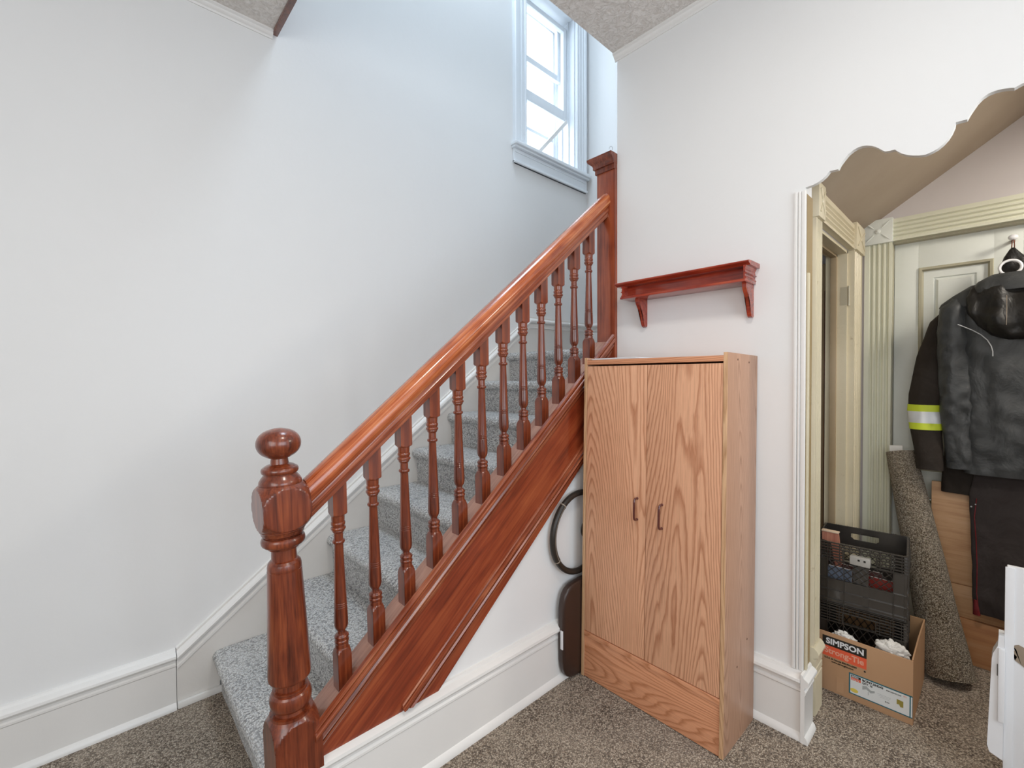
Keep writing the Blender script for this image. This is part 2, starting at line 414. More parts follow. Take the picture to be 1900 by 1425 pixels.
# ------------------------------------------------------------------ window
wroot = D.objects.new('window_1', None); C.objects.link(wroot); wroot['kind'] = 'structure'
wroot.location = ((WX0+WX1)/2, 0, WZ0)
WO = tuple(wroot.location)
cas = [(0, 0), (.018, 0), (.026, .006), (.026, .018), (.018, .024), (.018, .034), (.024, .038), (.024, .060), (.018, .064), (.018, .074), (.026, .080), (.026, .100), (.034, .106), (.034, .128), (.026, .135), (0, .135)]
def vcasing(bm, x0, wdt, z0, z1, sgn=1, y=0):
    pr = [(u, v*wdt/.135*sgn) for u, v in cas]
    sweep(bm, [(x0, y, z0), (x0, y, z1)], pr, (0, -1, 0), (1, 0, 0))
b = BM(); vcasing(b, WX0, .135, WZ0, WZ1+.14, -1); obj('casing', b, 'wintrim', wroot, WO)
b = BM(); vcasing(b, WX1, .135, WZ0, WZ1+.14, 1); obj('casing', b, 'wintrim', wroot, WO)
b = BM(); sweep(b, [(WX0-.15, 0, WZ1), (WX1+.15, 0, WZ1)], cas, (0, -1, 0)); obj('head_casing', b, 'wintrim', wroot, WO)
b = BM(); box(b, WX0-.155, -.062, WZ0-.028, WX1+.155, .05, WZ0, .006); box(b, WX0-.15, -.045, WZ0-.045, WX1+.15, 0, WZ0-.028, .004)
obj('sill', b, 'wintrim', wroot, WO)
b = BM(); box(b, WX0-.14, -.022, WZ0-.155, WX1+.14, 0, WZ0-.045, .004); box(b, WX0-.14, -.034, WZ0-.155, WX1+.14, 0, WZ0-.135, .005)
box(b, WX0-.125, -.026, WZ0-.075, WX1+.125, 0, WZ0-.068)
obj('apron', b, 'wintrim', wroot, WO)
b = BM()   # jamb lining with parting beads
for xa, xb in ((WX0, WX0+.012), (WX1-.012, WX1)):
    box(b, xa, 0, WZ0, xb, .235, WZ1)
for y in (.055, .13, .19):
    box(b, WX0+.012, y, WZ0, WX0+.024, y+.012, WZ1); box(b, WX1-.024, y, WZ0, WX1-.012, y+.012, WZ1)
box(b, WX0, 0, WZ1-.012, WX1, .235, WZ1); box(b, WX0, 0, WZ0-.01, WX1, .26, WZ0+.004)
obj('jamb_lining', b, 'wintrim', wroot, WO)
def sash(name, x0, x1, z0, z1, y, st, rl, bars=(), mat='wintrim', bottom=None):
    b = BM(); bt = bottom or rl
    box(b, x0, y, z0, x0+st, y+.035, z1, .003); box(b, x1-st, y, z0, x1, y+.035, z1, .003)
    box(b, x0+st, y, z0, x1-st, y+.035, z0+bt, .003); box(b, x0+st, y, z1-rl, x1-st, y+.035, z1, .003)
    for zb in bars: box(b, x0+st, y+.006, zb-.014, x1-st, y+.03, zb+.014, .002)
    s = obj(name, b, mat, wroot, WO)
    g = BM(); box(g, x0+st-.004, y+.016, z0+bt-.004, x1-st+.004, y+.019, z1-rl+.004); obj('pane', g, 'glass', s, WO)
    return s
sash('lower_sash', WX0+.026, WX1-.026, 3.74, 4.55, .068, .045, .04, bottom=.085)
sash('upper_sash', WX0+.026, WX1-.026, 4.12, WZ1-.012, .142, .040, .05)
sash('storm_sash', WX0+.026, WX1-.026, WZ0+.004, WZ1-.012, .202, .030, .035, (3.62, 4.15))
b = BM(); a0 = Vector((WX0+.16, .05, WZ0+.012)); a1 = Vector((WX1-.045, .062, 3.735)); dv = (a1-a0).normalized()
sd = dv.cross(Vector((0, 1, 0))).normalized()*.014; yy = Vector((0, .011, 0))
loft(b, [[p-sd-yy, p+sd-yy, p+sd+yy, p-sd+yy] for p in (a0, a1)])
o = obj('window_prop_stick', b, 'trim', None, tuple(a0)); tag(o, 'white painted stick propping the window sash open on the sill', 'stick')

# ------------------------------------------------------------------ staircase
SO = (ST0X, -.5, 0)
stair = thing('staircase', 'straight flight of grey carpeted steps between white wall and red-brown stringer', 'staircase', SO)
def step_prof(i, ext=True):
    x = ST0X+GO*i; z = ST0Z+RI*i; xb = x+GO+(.06 if i < 7 else .66)
    zb = z-RI if i else 0
    pts = [(xb, zb-.04 if i else 0), (x+.035, zb-.04 if i else 0), (x+.035, zb+.02), (x+.032, z-.055)]
    for k in range(9):   # rolled nosing
        a = R(-80-22.5*k*0.95); pts.append((x+.028+.028*math.cos(a), z-.030+.030*math.sin(a)))
    pts += [(x+.05, z+.001), (xb, z)]
    return pts
for i in range(8):
    b = BM(); pr = step_prof(i); rings = []
    Y0, Y1 = -.964, -.018
    NY = 14
    for k in range(NY+1):
        y = Y0+(Y1-Y0)*k/NY; ring = []
        for (x, z) in pr:
            e = 0
            ring.append((x+.004*noise.noise(Vector((y*6, i*3.1, z*9))), y, z+.003*noise.noise(Vector((x*8, y*5, i*2.))) if z > .03 else z))
        rings.append(ring)
    # rounded nosing ends at the wall side
    loft(b, rings); obj('step', b, 'carps', stair, SO, 50)
# skirt board on the left wall
def sk(x):
    return .270+.748*(x-.254)
XT = 2.53
nose = []
b = BM()
prism(b, [(.254, 0), (.42, 0), (.42, .05), (3.284, 1.50), (3.284, 1.975), (XT, sk(XT)), (.254, .27)], 'y', -.016, 0)
obj('skirt_board', b, 'trim2', stair, SO)
capp = [(0, -.062), (.024, -.062), (.024, -.052), (.018, -.048), (.018, -.034), (.024, -.030), (.036, -.026), (.040, -.016), (.036, -.007), (.020, -.002), (.010, .010), (0, .012)]
b = BM(); sweep(b, [(.254, 0, .258), (XT, 0, sk(XT)-.012), (3.284, 0, 1.963)], capp, (0, -1, 0), scales=[1.25, 1.25, 1.0])
obj('skirt_moulding', b, 'trim', stair, SO)
b = BM(); box(b, 3.266, -1.1, ZL-.03, 3.284, -.02, 1.96, .002); sweep(b, [(3.285, -.018, 1.963), (3.285, -1.1, 1.963)], capp, (-1, 0, 0))
obj('landing_skirt', b, 'trim', stair, SO)
b = BM(); box(b, .254, -.034, 0, .43, -.016, .03, .006); obj('shoe_moulding', b, 'trim', stair, SO)
# outer stringer
def zc(x): return .46+.824*(x-.612)
def zb1(x): return .563+.798*(x-1.119)
X0, X1 = .49, 2.107
b = BM()
prism(b, [(X0, zc(X0)-.02), (X1, zc(X1)-.02), (X1, zb1(X1)-.09), (.86, .20), (X0, .20)], 'y', -1.078, -.968)
obj('stringer_board', b, 'board', stair, SO)
b = BM(); loft(b, [[(x, -1.080, zc(x)-.024), (x, -.962, zc(x)-.024), (x, -.960, zc(x)+.002), (x, -1.080, zc(x)+.002)] for x in (X0, X1)])
obj('stringer_cap', b, 'cap', stair, SO)
topm = [(0, -.060), (.006, -.060), (.010, -.052), (.010, -.042), (.004, -.038), (.004, -.034), (.016, -.030), (.020, -.020), (.016, -.010), (.008, -.007), (.008, -.003), (.024, .000), (.031, .008), (.031, .018), (.024, .023), (.016, .024), (.016, .028), (.024, .030), (.022, .040), (.008, .044), (0, .038)]
b = BM(); sweep(b, [(X0, -1.078, zc(X0)), (2.104, -1.078, zc(2.104))], topm, (0, -1, 0)); obj('upper_moulding', b, 'mould', stair, SO)
lowm = [(0, -.080), (.012, -.080), (.020, -.070), (.020, -.060), (.010, -.055), (.010, -.051), (.022, -.048), (.030, -.038), (.026, -.029), (.014, -.026), (.014, -.022), (.028, -.019), (.030, -.011), (.020, -.006), (.012, -.004), (.012, 0), (.018, .002), (.014, .008), (0, .008)]
b = BM(); sweep(b, [(.80, -1.074, zb1(.80)), (2.128, -1.074, zb1(2.128))], lowm, (0, -1, 0)); 
bmesh.ops.bisect_plane(b, geom=b.verts[:]+b.edges[:]+b.faces[:], plane_co=(0, 0, .298), plane_no=(0, 0, -1), clear_outer=True)
obj('lower_moulding', b, 'mould', stair, SO)

# ------------------------------------------------------------------ balustrade
NB = (.457, -1.03, 0)
bal = thing('balustrade', 'red-brown varnished stair balustrade with fat handrail and twelve turned spindles', 'balustrade', NB)
def dome(z0, z1, r0, r1, k=6, inv=False):
    out = []
    for i in range(k+1):
        t = i/k
        out.append((z0+(z1-z0)*t, r0+(r1-r0)*(math.sin(t*math.pi/2) if not inv else 1-math.cos(t*math.pi/2))))
    return out
def torus_pf(zc_, hh, ri, ro, k=8):
    return [(zc_+hh*-math.cos(math.pi*i/k), ri+(ro-ri)*math.sin(math.pi*i/k)) for i in range(k+1)]
H = .0685
pf = [(0, .2), (.385, .2)] + [(.385+.065*t, .0948-.0328*t**1.7) for t in [q/12 for q in range(13)]]
pf += [(.458, .062), (.459, .049), (.468, .047)] + torus_pf(.497, .026, .049, .061) + [(.525, .049), (.528, .051), (.532, .051), (.534, .044), (.556, .044), (.560, .058), (.566, .0615), (.578, .0625)]
pf += [(.905, .0495), (.906, .0480), (.909, .0480), (.910, .0490), (.918, .049), (.928, .0465), (.935, .041), (.938, .0365), (.972, .0355), (.974, .044), (.981, .046), (.983, .052)]
pf += torus_pf(.998, .015, .052, .063) + [(1.014, .052), (1.016, .050), (1.020, .060), (1.030, .063), (1.034, .066)]
pf += [(1.036+.045*t, .066+.0288*(1-(1-t)**1.8)) for t in [q/12 for q in range(13)]] + [(1.09, .2), (1.11, .2)] + [(1.118+.056*t, .0948-.0328*t**1.9) for t in [q/12 for q in range(13)]]
b = BM(); turned(b, pf, H, 96, NB[0], NB[1])
newel = obj('newel_post', b, 'wood', bal, NB, 17); newel['label'] = 'fat turned newel post with ball finial at stair foot'
newel.rotation_euler = (0, R(-1.9), 0)
pf2 = [(1.172, .060)] + [(1.176, .061), (1.184, .060), (1.194, .054), (1.204, .046), (1.208, .046)] + torus_pf(1.216, .010, .046, .053) + [(1.228, .044), (1.231, .040), (1.236, .026), (1.252, .024), (1.256, .033), (1.260, .035)]
for i in range(0, 15):
    a = R(-60+i*9.6); pf2.append((1.298+.046*math.sin(a)*1.0, .0635*math.cos(a)**.8))
pf2 += [(1.334, .031), (1.338, .032), (1.342, .024), (1.345, .012), (1.3455, .001)]
b = BM(); turned(b, pf2, 1, 48, NB[0], NB[1]); obj('ball_finial', b, 'wood', newel, NB, 28)
# handrail
def zr(x): return 1.354+.832*(x-.86)-.004
half = [(.020, 0), (.024, .002), (.025, .016), (.030, .019), (.032, .028), (.026, .036), (.027, .042), (.036, .050), (.041, .060), (.042, .070), (.039, .082), (.031, .093), (.018, .100), (0, .103)]
cs = math.cos(R(39.76))
def rail_piece(name, hp, mat, parent):
    prof = hp + [(-u, v) for u, v in reversed(hp) if u > 1e-6]
    b = BM()
    loft(b, [[(x, -1.03+u, zr(x)+v/cs) for u, v in prof] for x in [.487+(2.107-.487)*k/20 for k in range(21)]])
    return obj(name, b, mat, parent, NB, 30)
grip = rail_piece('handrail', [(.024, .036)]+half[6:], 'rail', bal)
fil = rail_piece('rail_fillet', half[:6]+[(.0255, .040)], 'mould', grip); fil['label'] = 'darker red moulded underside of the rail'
# spindles
h2 = .0235; sp = [(-.03, .1), (.096, .1)]
sp += [(.098, .0333), (.104, .0325), (.110, .0305), (.116, .0275), (.121, .0245), (.124, .0215), (.136, .0215), (.138, .019)] + torus_pf(.145, .006, .020, .0235) + [(.153, .020)] + torus_pf(.160, .006, .020, .0235)
sp += [(.168, .019), (.172, .013), (.178, .0125), (.184, .016), (.190, .020), (.200, .0225), (.215, .0228), (.262, .0212), (.264, .0198), (.266, .0210), (.269, .0210), (.271, .0196), (.273, .0208), (.276, .0208), (.278, .0195), (.280, .0205)]
sp += [(.477, .0145)] + torus_pf(.486, .007, .0150, .0205) + [(.495, .0150), (.515, .0150), (.520, .019), (.523, .0205)] + torus_pf(.532, .006, .020, .0245) + [(.540, .0205)] + torus_pf(.548, .0065, .0205, .0235)
sp += [(.556, .021), (.560, .0215), (.574, .022), (.577, .024), (.580, .030), (.584, .033), (.585, .1), (.735, .1)]
b = BM(); turned(b, sp, h2, 48); first = obj('spindle', b, 'wood', bal, (0, 0, 0), 20)
XB = [.610+.1242*k for k in range(12)]
for k, x in enumerate(XB):
    s = first if k == 0 else first.copy()
    if k: C.objects.link(s)
    s.parent = bal; s.location = (x-NB[0], -1.022-NB[1], zc(x))
    s.rotation_euler = (0, R(-1.2 + .11*k), 0)
# tall half newel against the end of the wall
b = BM(); box(b, 2.108, -1.100, zc(2.09)-.12, 2.19, -.980, 2.66, .003); tp = obj('wall_post', b, 'rail', bal, NB)
tp.data.materials.clear(); tp.data.materials.append(varnish('red_post_wood', (.15, .026, .01), (.29, .06, .022), (.42, .11, .04), scale=(12, 12, 1.2)))
tp['label'] = 'tall square post at the top of the rail'
b = BM(); box(b, 2.100, -1.101, 2.640, 2.195, -.972, 2.670, .003); box(b, 2.092, -1.1015, 2.668, 2.198, -.962, 2.684, .004)
prs = [(0, 0), (.030, 0), (.036, .010), (.044, .016), (.058, .026), (.062, .034), (.062, .044), (0, .046)]
rings = []
for u, v in prs[1:-1]:
    rings.append([(2.118-u*.8, -1.1018, 2.682+v), (2.118-u*.8, -.988+u*.8, 2.682+v), (2.20, -.988+u*.8, 2.682+v), (2.20, -1.1018, 2.682+v)])
loft(b, rings); obj('post_cap', b, 'wood', tp, NB)
b = BM(); tube(b, [(2.10+.0, -1.09, 2.74), (2.10, -1.092, 2.752), (2.10, -1.085, 2.763), (2.10, -1.077, 2.766), (2.10, -1.070, 2.760), (2.10, -1.071, 2.753)], .0012, 6); obj('wire_hook', b, 'wire', bal, NB)

# ------------------------------------------------------------------ oak cupboard
KX, KY = 1.772, -1.128; KW, KD, KH = .697, .318, 1.59
KO = (KX+KD/2, KY-KW/2, 0)
cup = thing('cupboard', 'tall two-door oak laminate cupboard with brown handles leaning by the wall', 'cupboard', KO, (0, R(1.2), 0))
def kb(name, x0, y0, z0, x1, y1, z1, mat, bev=.001, par=None):
    b = BM(); box(b, KX+x0, KY-y1, z0, KX+x1, KY-y0, z1, bev); return obj(name, b, mat, par or cup, KO)
T = .016
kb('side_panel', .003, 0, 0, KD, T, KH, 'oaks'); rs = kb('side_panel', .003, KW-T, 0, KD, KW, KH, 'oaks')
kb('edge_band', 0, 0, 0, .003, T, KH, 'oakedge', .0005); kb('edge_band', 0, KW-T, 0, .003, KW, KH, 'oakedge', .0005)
kb('top_panel', 0, T, KH-.035, KD, KW-T, KH-.012, 'oakh'); kb('bottom_panel', .01, T, .22, KD-.01, KW-T, .236, 'oakh')
kb('back_panel', KD-.006, T, .02, KD-.001, KW-T, KH-.03, 'oakh')
kb('kick_board', .006, T, 0, .022, KW-T, .215, 'oakh')
kb('rail_strip', -.001, T, .206, .012, KW-T, .228, 'oakh', .002)
kb('shelf', .03, T, .8, KD-.01, KW-T, .815, 'oakh')
kb('shelf', .03, T, 1.15, KD-.01, KW-T, 1.165, 'oakh')
YM = KW*.502
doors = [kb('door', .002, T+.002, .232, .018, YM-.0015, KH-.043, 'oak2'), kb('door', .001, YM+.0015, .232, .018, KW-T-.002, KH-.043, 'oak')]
for dd, yh, (za, zb) in ((doors[0], .307, (.85, .945)), (doors[1], .428, (.838, .940))):
    b = BM(); y = KY-yh
    tube(b, [(KX+.002, y, za), (KX-.016, y, za), (KX-.024, y, za+.006), (KX-.026, y, za+.015), (KX-.026, y, zb-.015), (KX-.024, y, zb-.006), (KX-.016, y, zb), (KX+.002, y, zb)], .0048, 10)
    ball(b, (KX, y, za), .006, .6); ball(b, (KX, y, zb), .006, .6)
    obj('handle', b, 'bronze', dd, KO)
for x, z in ((.10, 1.565), (.22, 1.558), (.13, .31), (.235, .385)):
    b = BM(); ball(b, (KX+x, KY-KW, z), .0045, 1, .35, 1, 10, 6); obj('screw_cap', b, 'screw', rs, KO)
# papers on the top
b = BM()
for k, (x0, x1, y0, y1, dz) in enumerate(((.02, .23, -.30, -.03, 0), (.025, .235, -.29, -.02, .003), (.03, .22, -.27, -.04, .006))):
    box(b, KX+.035+x0, KY+y0, KH-.0105+dz+.002, KX+.035+x1, KY+y1, KH-.0085+dz+.002)
o = obj('paper_stack', b, 'paper', None, (KX+.15, KY-.16, KH-.0085)); tag(o, 'thin stack of white papers lying on top of the oak cupboard', 'papers')

# ------------------------------------------------------------------ wall shelf
SH = (XW, -1.5, 1.9)
sh = thing('wall_shelf', 'small dark red wooden shelf with two curved brackets on white wall', 'shelf', SH)
def yb(name, x0, y0, z0, x1, y1, z1, bev=.002, mat='shelfw'):
    b = BM(); box(b, x0, y0, z0, x1, y1, z1, bev); return obj(name, b, mat, sh, SH)
b = BM()
sweep(b, [(XW, -1.83, 1.966), (XW, -1.172, 1.966)], [(0, 0), (.108, 0), (.112, .003), (.122, .006), (.128, .010), (.130, .015), (.127, .018), (.10, .020), (0, .020)], (-1, 0, 0))
obj('top_board', b, 'shelfw', sh, SH)
yb('bottom_board', 2.006, -1.815, 1.898, XW, -1.20, 1.910, .004)
yb('back_board', 2.06, -1.80, 1.908, 2.07, -1.215, 1.968)
ep = [(0, 0), (.008, 0), (.012, .006), (.006, .014), (.006, .022), (.014, .026), (.008, .030), (.006, .044), (.012, .056), (.012, .060), (0, .060)]
for y, s in ((-1.805, -1), (-1.215, 1)):
    b = BM(); sweep(b, [(2.012, y, 1.908), (XW, y, 1.908)], ep, (0, s, 0)); obj('end_moulding', b, 'shelfw', sh, SH)
bp = [(0, 0), (-.088, 0), (-.090, -.012), (-.084, -.028), (-.070, -.045), (-.054, -.062), (-.044, -.082), (-.038, -.105), (-.034, -.125), (-.026, -.138), (-.014, -.143), (-.004, -.140), (0, -.134)]
for y in (-1.278, -1.798):
    b = BM(); prism(b, [(XW+x, 1.898+z) for x, z in bp], 'y', y-.0085, y+.0085)
    obj('bracket', b, 'shelfw', sh, SH)

# ------------------------------------------------------------------ steering wheel and pad
WC = Vector((1.803, -1.092, .7095)); RW = .198
st = thing('steering_wheel', 'black leather steering wheel standing against white wall behind the cupboard', 'steering wheel', tuple(WC-Vector((0, 0, .219))))
so = tuple(st.location)
def ringpts(r, a0=0, a1=360, k=48, dy=0):
    return [WC+Vector((r*math.cos(R(a0+(a1-a0)*i/k)), dy, r*math.sin(R(a0+(a1-a0)*i/k)))) for i in range(k+(0 if a1-a0 == 360 else 1))]
b = BM(); tube(b, ringpts(RW), .0150, 12, True); obj('rim', b, 'leather', st, so)
b = BM(); tube(b, ringpts(RW, 128, 212, 24), .0165, 12); obj('leather_grip', b, 'leather', st, so)
b = BM(); tube(b, ringpts(RW-.0005, 129, 211, 60, -.0155), .0016, 5); tube(b, ringpts(RW, 128, 129.5, 2), .0175, 12); tube(b, ringpts(RW, 211, 212.5, 2), .0175, 12)
obj('stitching', b, 'thread', st, so)
for a in (0, 270, 20):
    pass
b = BM()
for a in (340, 200 if False else 20, 270 if False else 0):
    p0 = WC+Vector((.05*math.cos(R(a)), 0, .05*math.sin(R(a)))); p1 = WC+Vector((RW*math.cos(R(a)), 0, RW*math.sin(R(a)))); tube(b, [p0, p1], .012, 8)
ball(b, (WC.x+.065, WC.y, WC.z), .05, 1, .22, 1); obj('hub', b, 'leather', st, so)
PO = (1.86, -1.102, 0)
b = BM(); rings = []
for k in range(15):
    t = k/14; y = -.020+.040*t; s = math.sqrt(max(0, 1-(2*t-1)**4))*.06+.94 if 0 < t < 1 else .93
    ring = []
    for j in range(28):
        a = 2*math.pi*j/28; c_, s_ = math.cos(a), math.sin(a)
        e = .42; ux = abs(c_)**e*(1 if c_ > 0 else -1)*.205; uz = abs(s_)**e*(1 if s_ > 0 else -1)*.238
        ring.append((1.850+ux*s, -1.1025+y, .240+uz*s))
    rings.append(ring)
loft(b, rings); pad = obj('leather_pad', b, 'leather2', None, PO, 60)
tag(pad, 'dark brown leather pad standing on carpet below the steering wheel', 'pad')
b = BM(); box(b, 1.636, -1.1245, .18, 1.6405, -1.110, .27, .001); t_ = obj('white_tag', b, 'paper', pad, PO); t_['label'] = 'torn white tag'

# ------------------------------------------------------------------ nook behind the arch
NY = -1.966; XN = 3.38; OX0, OX1 = 2.41, 3.075; OZ = 2.19
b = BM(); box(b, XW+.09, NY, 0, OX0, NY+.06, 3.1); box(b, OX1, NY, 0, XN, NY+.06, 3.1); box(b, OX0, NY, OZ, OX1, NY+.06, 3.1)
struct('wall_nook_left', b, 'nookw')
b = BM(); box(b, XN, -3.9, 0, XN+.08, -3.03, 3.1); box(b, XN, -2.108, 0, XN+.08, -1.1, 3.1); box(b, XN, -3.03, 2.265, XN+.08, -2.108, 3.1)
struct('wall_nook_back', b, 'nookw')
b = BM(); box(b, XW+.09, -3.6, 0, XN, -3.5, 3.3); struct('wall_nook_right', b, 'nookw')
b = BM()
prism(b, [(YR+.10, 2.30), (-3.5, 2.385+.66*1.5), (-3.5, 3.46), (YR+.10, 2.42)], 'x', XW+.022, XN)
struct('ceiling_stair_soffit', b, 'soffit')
b = BM(); box(b, XW+.092, -1.90, 0, XN, -1.15, .001); box(b, XW+.1, -1.16, 0, XN, -1.1, 1.6)
box(b, XW+.1, NY+.06, 2.6, XN, -1.1, 2.7); struct('wall_cellar', b, 'brownp')
# side door frame
sd_ = D.objects.new('door_1', None); C.objects.link(sd_); sd_['kind'] = 'structure'; sd_.location = (OX0, NY, 0); DO = tuple(sd_.location)
def flute(bm, p0, p1, wdir, wdt, out, t=.03, nfl=4):
    pr = [(0, 0), (t, 0), (t, wdt*.10)]
    for k in range(nfl):
        a = wdt*(.12+.76*k/nfl); c_ = wdt*(.12+.76*(k+1)/nfl); mdl = (a+c_)/2
        pr += [(t*.72, a+wdt*.012), (t*.62, mdl-wdt*.03), (t*.78, mdl), (t*1.0, mdl+wdt*.03), (t*1.0, c_-wdt*.012)]
    pr += [(t, wdt*.90), (t, wdt), (0, wdt)]
    sweep(bm, [p0, p1], pr, out, wdir)
CZ = 2.195; CT = 2.335; cw = .098
b = BM(); flute(b, (OX0, NY, .29), (OX0, NY, CZ), (-1, 0, 0), cw, (0, -1, 0)); obj('casing', b, 'cream', sd_, DO)
b = BM(); flute(b, (OX1, NY, .29), (OX1, NY, CZ), (1, 0, 0), .205, (0, -1, 0)); obj('casing', b, 'cream', sd_, DO)
b = BM(); flute(b, (OX0, NY, CZ), (OX1, NY, CZ), (0, 0, 1), .13, (0, -1, 0)); obj('head_casing', b, 'cream', sd_, DO)
for x0, x1 in ((OX0-cw-.006, OX0+.006), (OX1-.006, OX1+.212)):
    b = BM(); box(b, x0, NY-.042, CZ-.004, x1, NY, CT+.006, .004); xm = (x0+x1)/2; zm = (CZ+CT)/2
    ball(b, (xm, NY-.042, zm), .014, 1, .5, 1); tube(b, [(x0+.02, NY-.043, CZ+.02), (x1-.02, NY-.043, CT-.02)], .004, 6); tube(b, [(x0+.02, NY-.043, CT-.02), (x1-.02, NY-.043, CZ+.02)], .004, 6)
    obj('corner_block', b, 'cream', sd_, DO)
plp = [(0, 0), (.040, 0), (.040, .17), (.034, .175), (.040, .18), (.040, .205), (.034, .21), (.040, .215), (.040, .245), (.030, .252), (.050, .262), (.052, .275), (.044, .29), (.034, .30), (0, .30)]
for x0, x1 in ((OX0-cw-.008, OX0+.004), (OX1-.004, OX1+.212)):
    b = BM(); sweep(b, [(x0, NY, 0), (x1, NY, 0)], plp, (0, -1, 0)); obj('plinth_block', b, 'cream', sd_, DO)
b = BM(); box(b, OX0, NY, 0, OX0+.015, NY+.10, OZ); box(b, OX1-.015, NY, 0, OX1, NY+.10, OZ); box(b, OX0, NY, OZ-.015, OX1, NY+.10, OZ)
obj('jamb', b, 'cream', sd_, DO)
b = BM(); box(b, OX1-.030, NY+.045, 0, OX1-.014, NY+.075, OZ-.015, .002); box(b, OX0+.014, NY+.045, 0, OX0+.03, NY+.075, OZ-.015, .002); box(b, OX0+.015, NY+.045, OZ-.03, OX1-.015, NY+.075, OZ-.014, .002)
obj('door_stop', b, 'tanp', sd_, DO)
for zz in (1.94, .45):
    b = BM(); box(b, OX1-.016, NY-.002, zz-.05, OX1-.0145, NY+.03, zz+.05); tube(b, [(OX1-.008, NY-.008, zz-.055), (OX1-.008, NY-.008, zz+.055)], .006, 8)
    obj('hinge', b, 'metal', sd_, DO)
# open leaf inside
b = BM(); box(b, OX1+.05, NY+.075, .01, OX1+.085, NY+.30, OZ-.04, .003)
leaf = obj('door_leaf', b, 'tanp', sd_, DO)
b = BM(); box(b, OX1+.030, NY+.10, .3, OX1+.05, NY+.108, OZ-.2); box(b, OX1+.044, NY+.115, .3, OX1+.05, NY+.118, OZ-.2); obj('leaf_moulding', b, 'redbrown', leaf, DO)
b = BM(); box(b, OX1+.04, NY+.19, .01, OX1+.10, NY+.7, OZ, .003); obj('inner_board', b, 'redbrown', sd_, DO)
for zz in (1.30, .93):
    b = BM(); ball(b, (OX1-.00, NY+.165, zz), .020); tube(b, [(OX1, NY+.165, zz), (OX1+.05, NY+.165, zz)], .008, 8); obj('knob', b, 'redbrown', leaf, DO)

# back door
bd = D.objects.new('door_2', None); C.objects.link(bd); bd['kind'] = 'structure'; bd.location = (XN, -2.569, 0); BO = tuple(bd.location)
DY0, DY1 = -3.030, -2.108; ZT = 2.265
b = BM(); flute(b, (XN, DY1-.012, .29), (XN, DY1-.012, ZT), (0, 1, 0), .125, (-1, 0, 0), .03, 4); obj('casing', b, 'creamb', bd, BO)
b = BM(); flute(b, (XN, DY0+.012, .29), (XN, DY0+.012, ZT), (0, -1, 0), .125, (-1, 0, 0), .03, 4); obj('casing', b, 'creamb', bd, BO)
b = BM(); flute(b, (XN, DY1-.012, ZT), (XN, DY0+.012, ZT), (0, 0, 1), .125, (-1, 0, 0), .03, 4); obj('head_casing', b, 'creamb', bd, BO)
for y0, y1 in ((DY1-.016, DY1+.118), (DY0-.118, DY0+.016)):
    b = BM(); box(b, XN-.042, y0, ZT-.004, XN, y1, ZT+.135, .003); ym = (y0+y1)/2; zm = ZT+.066
    ball(b, (XN-.042, ym, zm), .014, .5, 1, 1); ball(b, (XN-.047, ym, zm), .006, .5, 1, 1)
    for sa in (1, -1):
        for sb in (1, -1):
            tube(b, [(XN-.042, ym+sa*.018, zm+sb*.018), (XN-.044, ym+sa*.035, zm+sb*.035), (XN-.042, ym+sa*.055, zm+sb*.055)], [.002, .005, .001], 8)
    obj('corner_block', b, 'doorp', bd, BO)
for y0, y1 in ((DY1-.016, DY1+.118),):
    b = BM(); sweep(b, [(XN, y0, 0), (XN, y1, 0)], plp, (-1, 0, 0)); obj('plinth_block', b, 'creamb', bd, BO)
b = BM(); box(b, XN, DY1-.014, 0, XN+.085, DY1, ZT+.01); box(b, XN, DY0, 0, XN+.085, DY0+.014, ZT+.01); box(b, XN, DY0, ZT-.012, XN+.085, DY1, ZT); obj('jamb', b, 'groove', bd, BO)
XD = XN+.046
b = BM(); st_ = .105; ymid = (DY0+DY1)/2
rails_ = [(0.02, .24), (.80, .96), (2.105, 2.255)]
for y0, y1 in ((DY1-.014-st_, DY1-.016), (ymid-.05, ymid+.05), (DY0+.016, DY0+.014+st_)): box(b, XD, y0, .02, XD+.036, y1, 2.255, .001)
for z0, z1 in rails_: 
    box(b, XD+.0003, ymid+.05, z0, XD+.036, DY1-.014-st_, z1, .0005); box(b, XD+.0003, DY0+.014+st_, z0, XD+.036, ymid-.05, z1, .0005)
dl = obj('door_leaf', b, 'doorp', bd, BO)
for (y0, y1) in ((ymid+.05, DY1-.014-st_), (DY0+.014+st_, ymid-.05)):
    for (z0, z1) in ((.96, 2.105), (.24, .80)):
        def rect(bm, y0, y1, z0, z1, prof2):
            rings = []
            for (ins, x) in prof2:
                rings.append([(x, y0+ins, z0+ins), (x, y1-ins, z0+ins), (x, y1-ins, z1-ins), (x, y0+ins, z1-ins)])
            return rings
        b = BM(); rg = rect(b, y0, y1, z0, z1, [(0, XD), (.004, XD-.008), (.014, XD-.006), (.018, XD+.010), (.022, XD+.014)])
        loft(b, rg, cap=False); obj('panel_moulding', b, 'groove', dl, BO, 20)
        b = BM(); rg = rect(b, y0, y1, z0, z1, [(.015, XD+.014), (.062, XD+.011), (.066, XD+.018), (.070, XD+.018), (.080, XD+.008), (.082, XD+.006)])
        loft(b, rg, cap=False); v = [b.verts.new(p) for p in rg[-1]]; b.faces.new(v); bmesh.ops.remove_doubles(b, verts=b.verts[:], dist=1e-6)
        obj('raised_panel', b, 'doorp', dl, BO, 12)

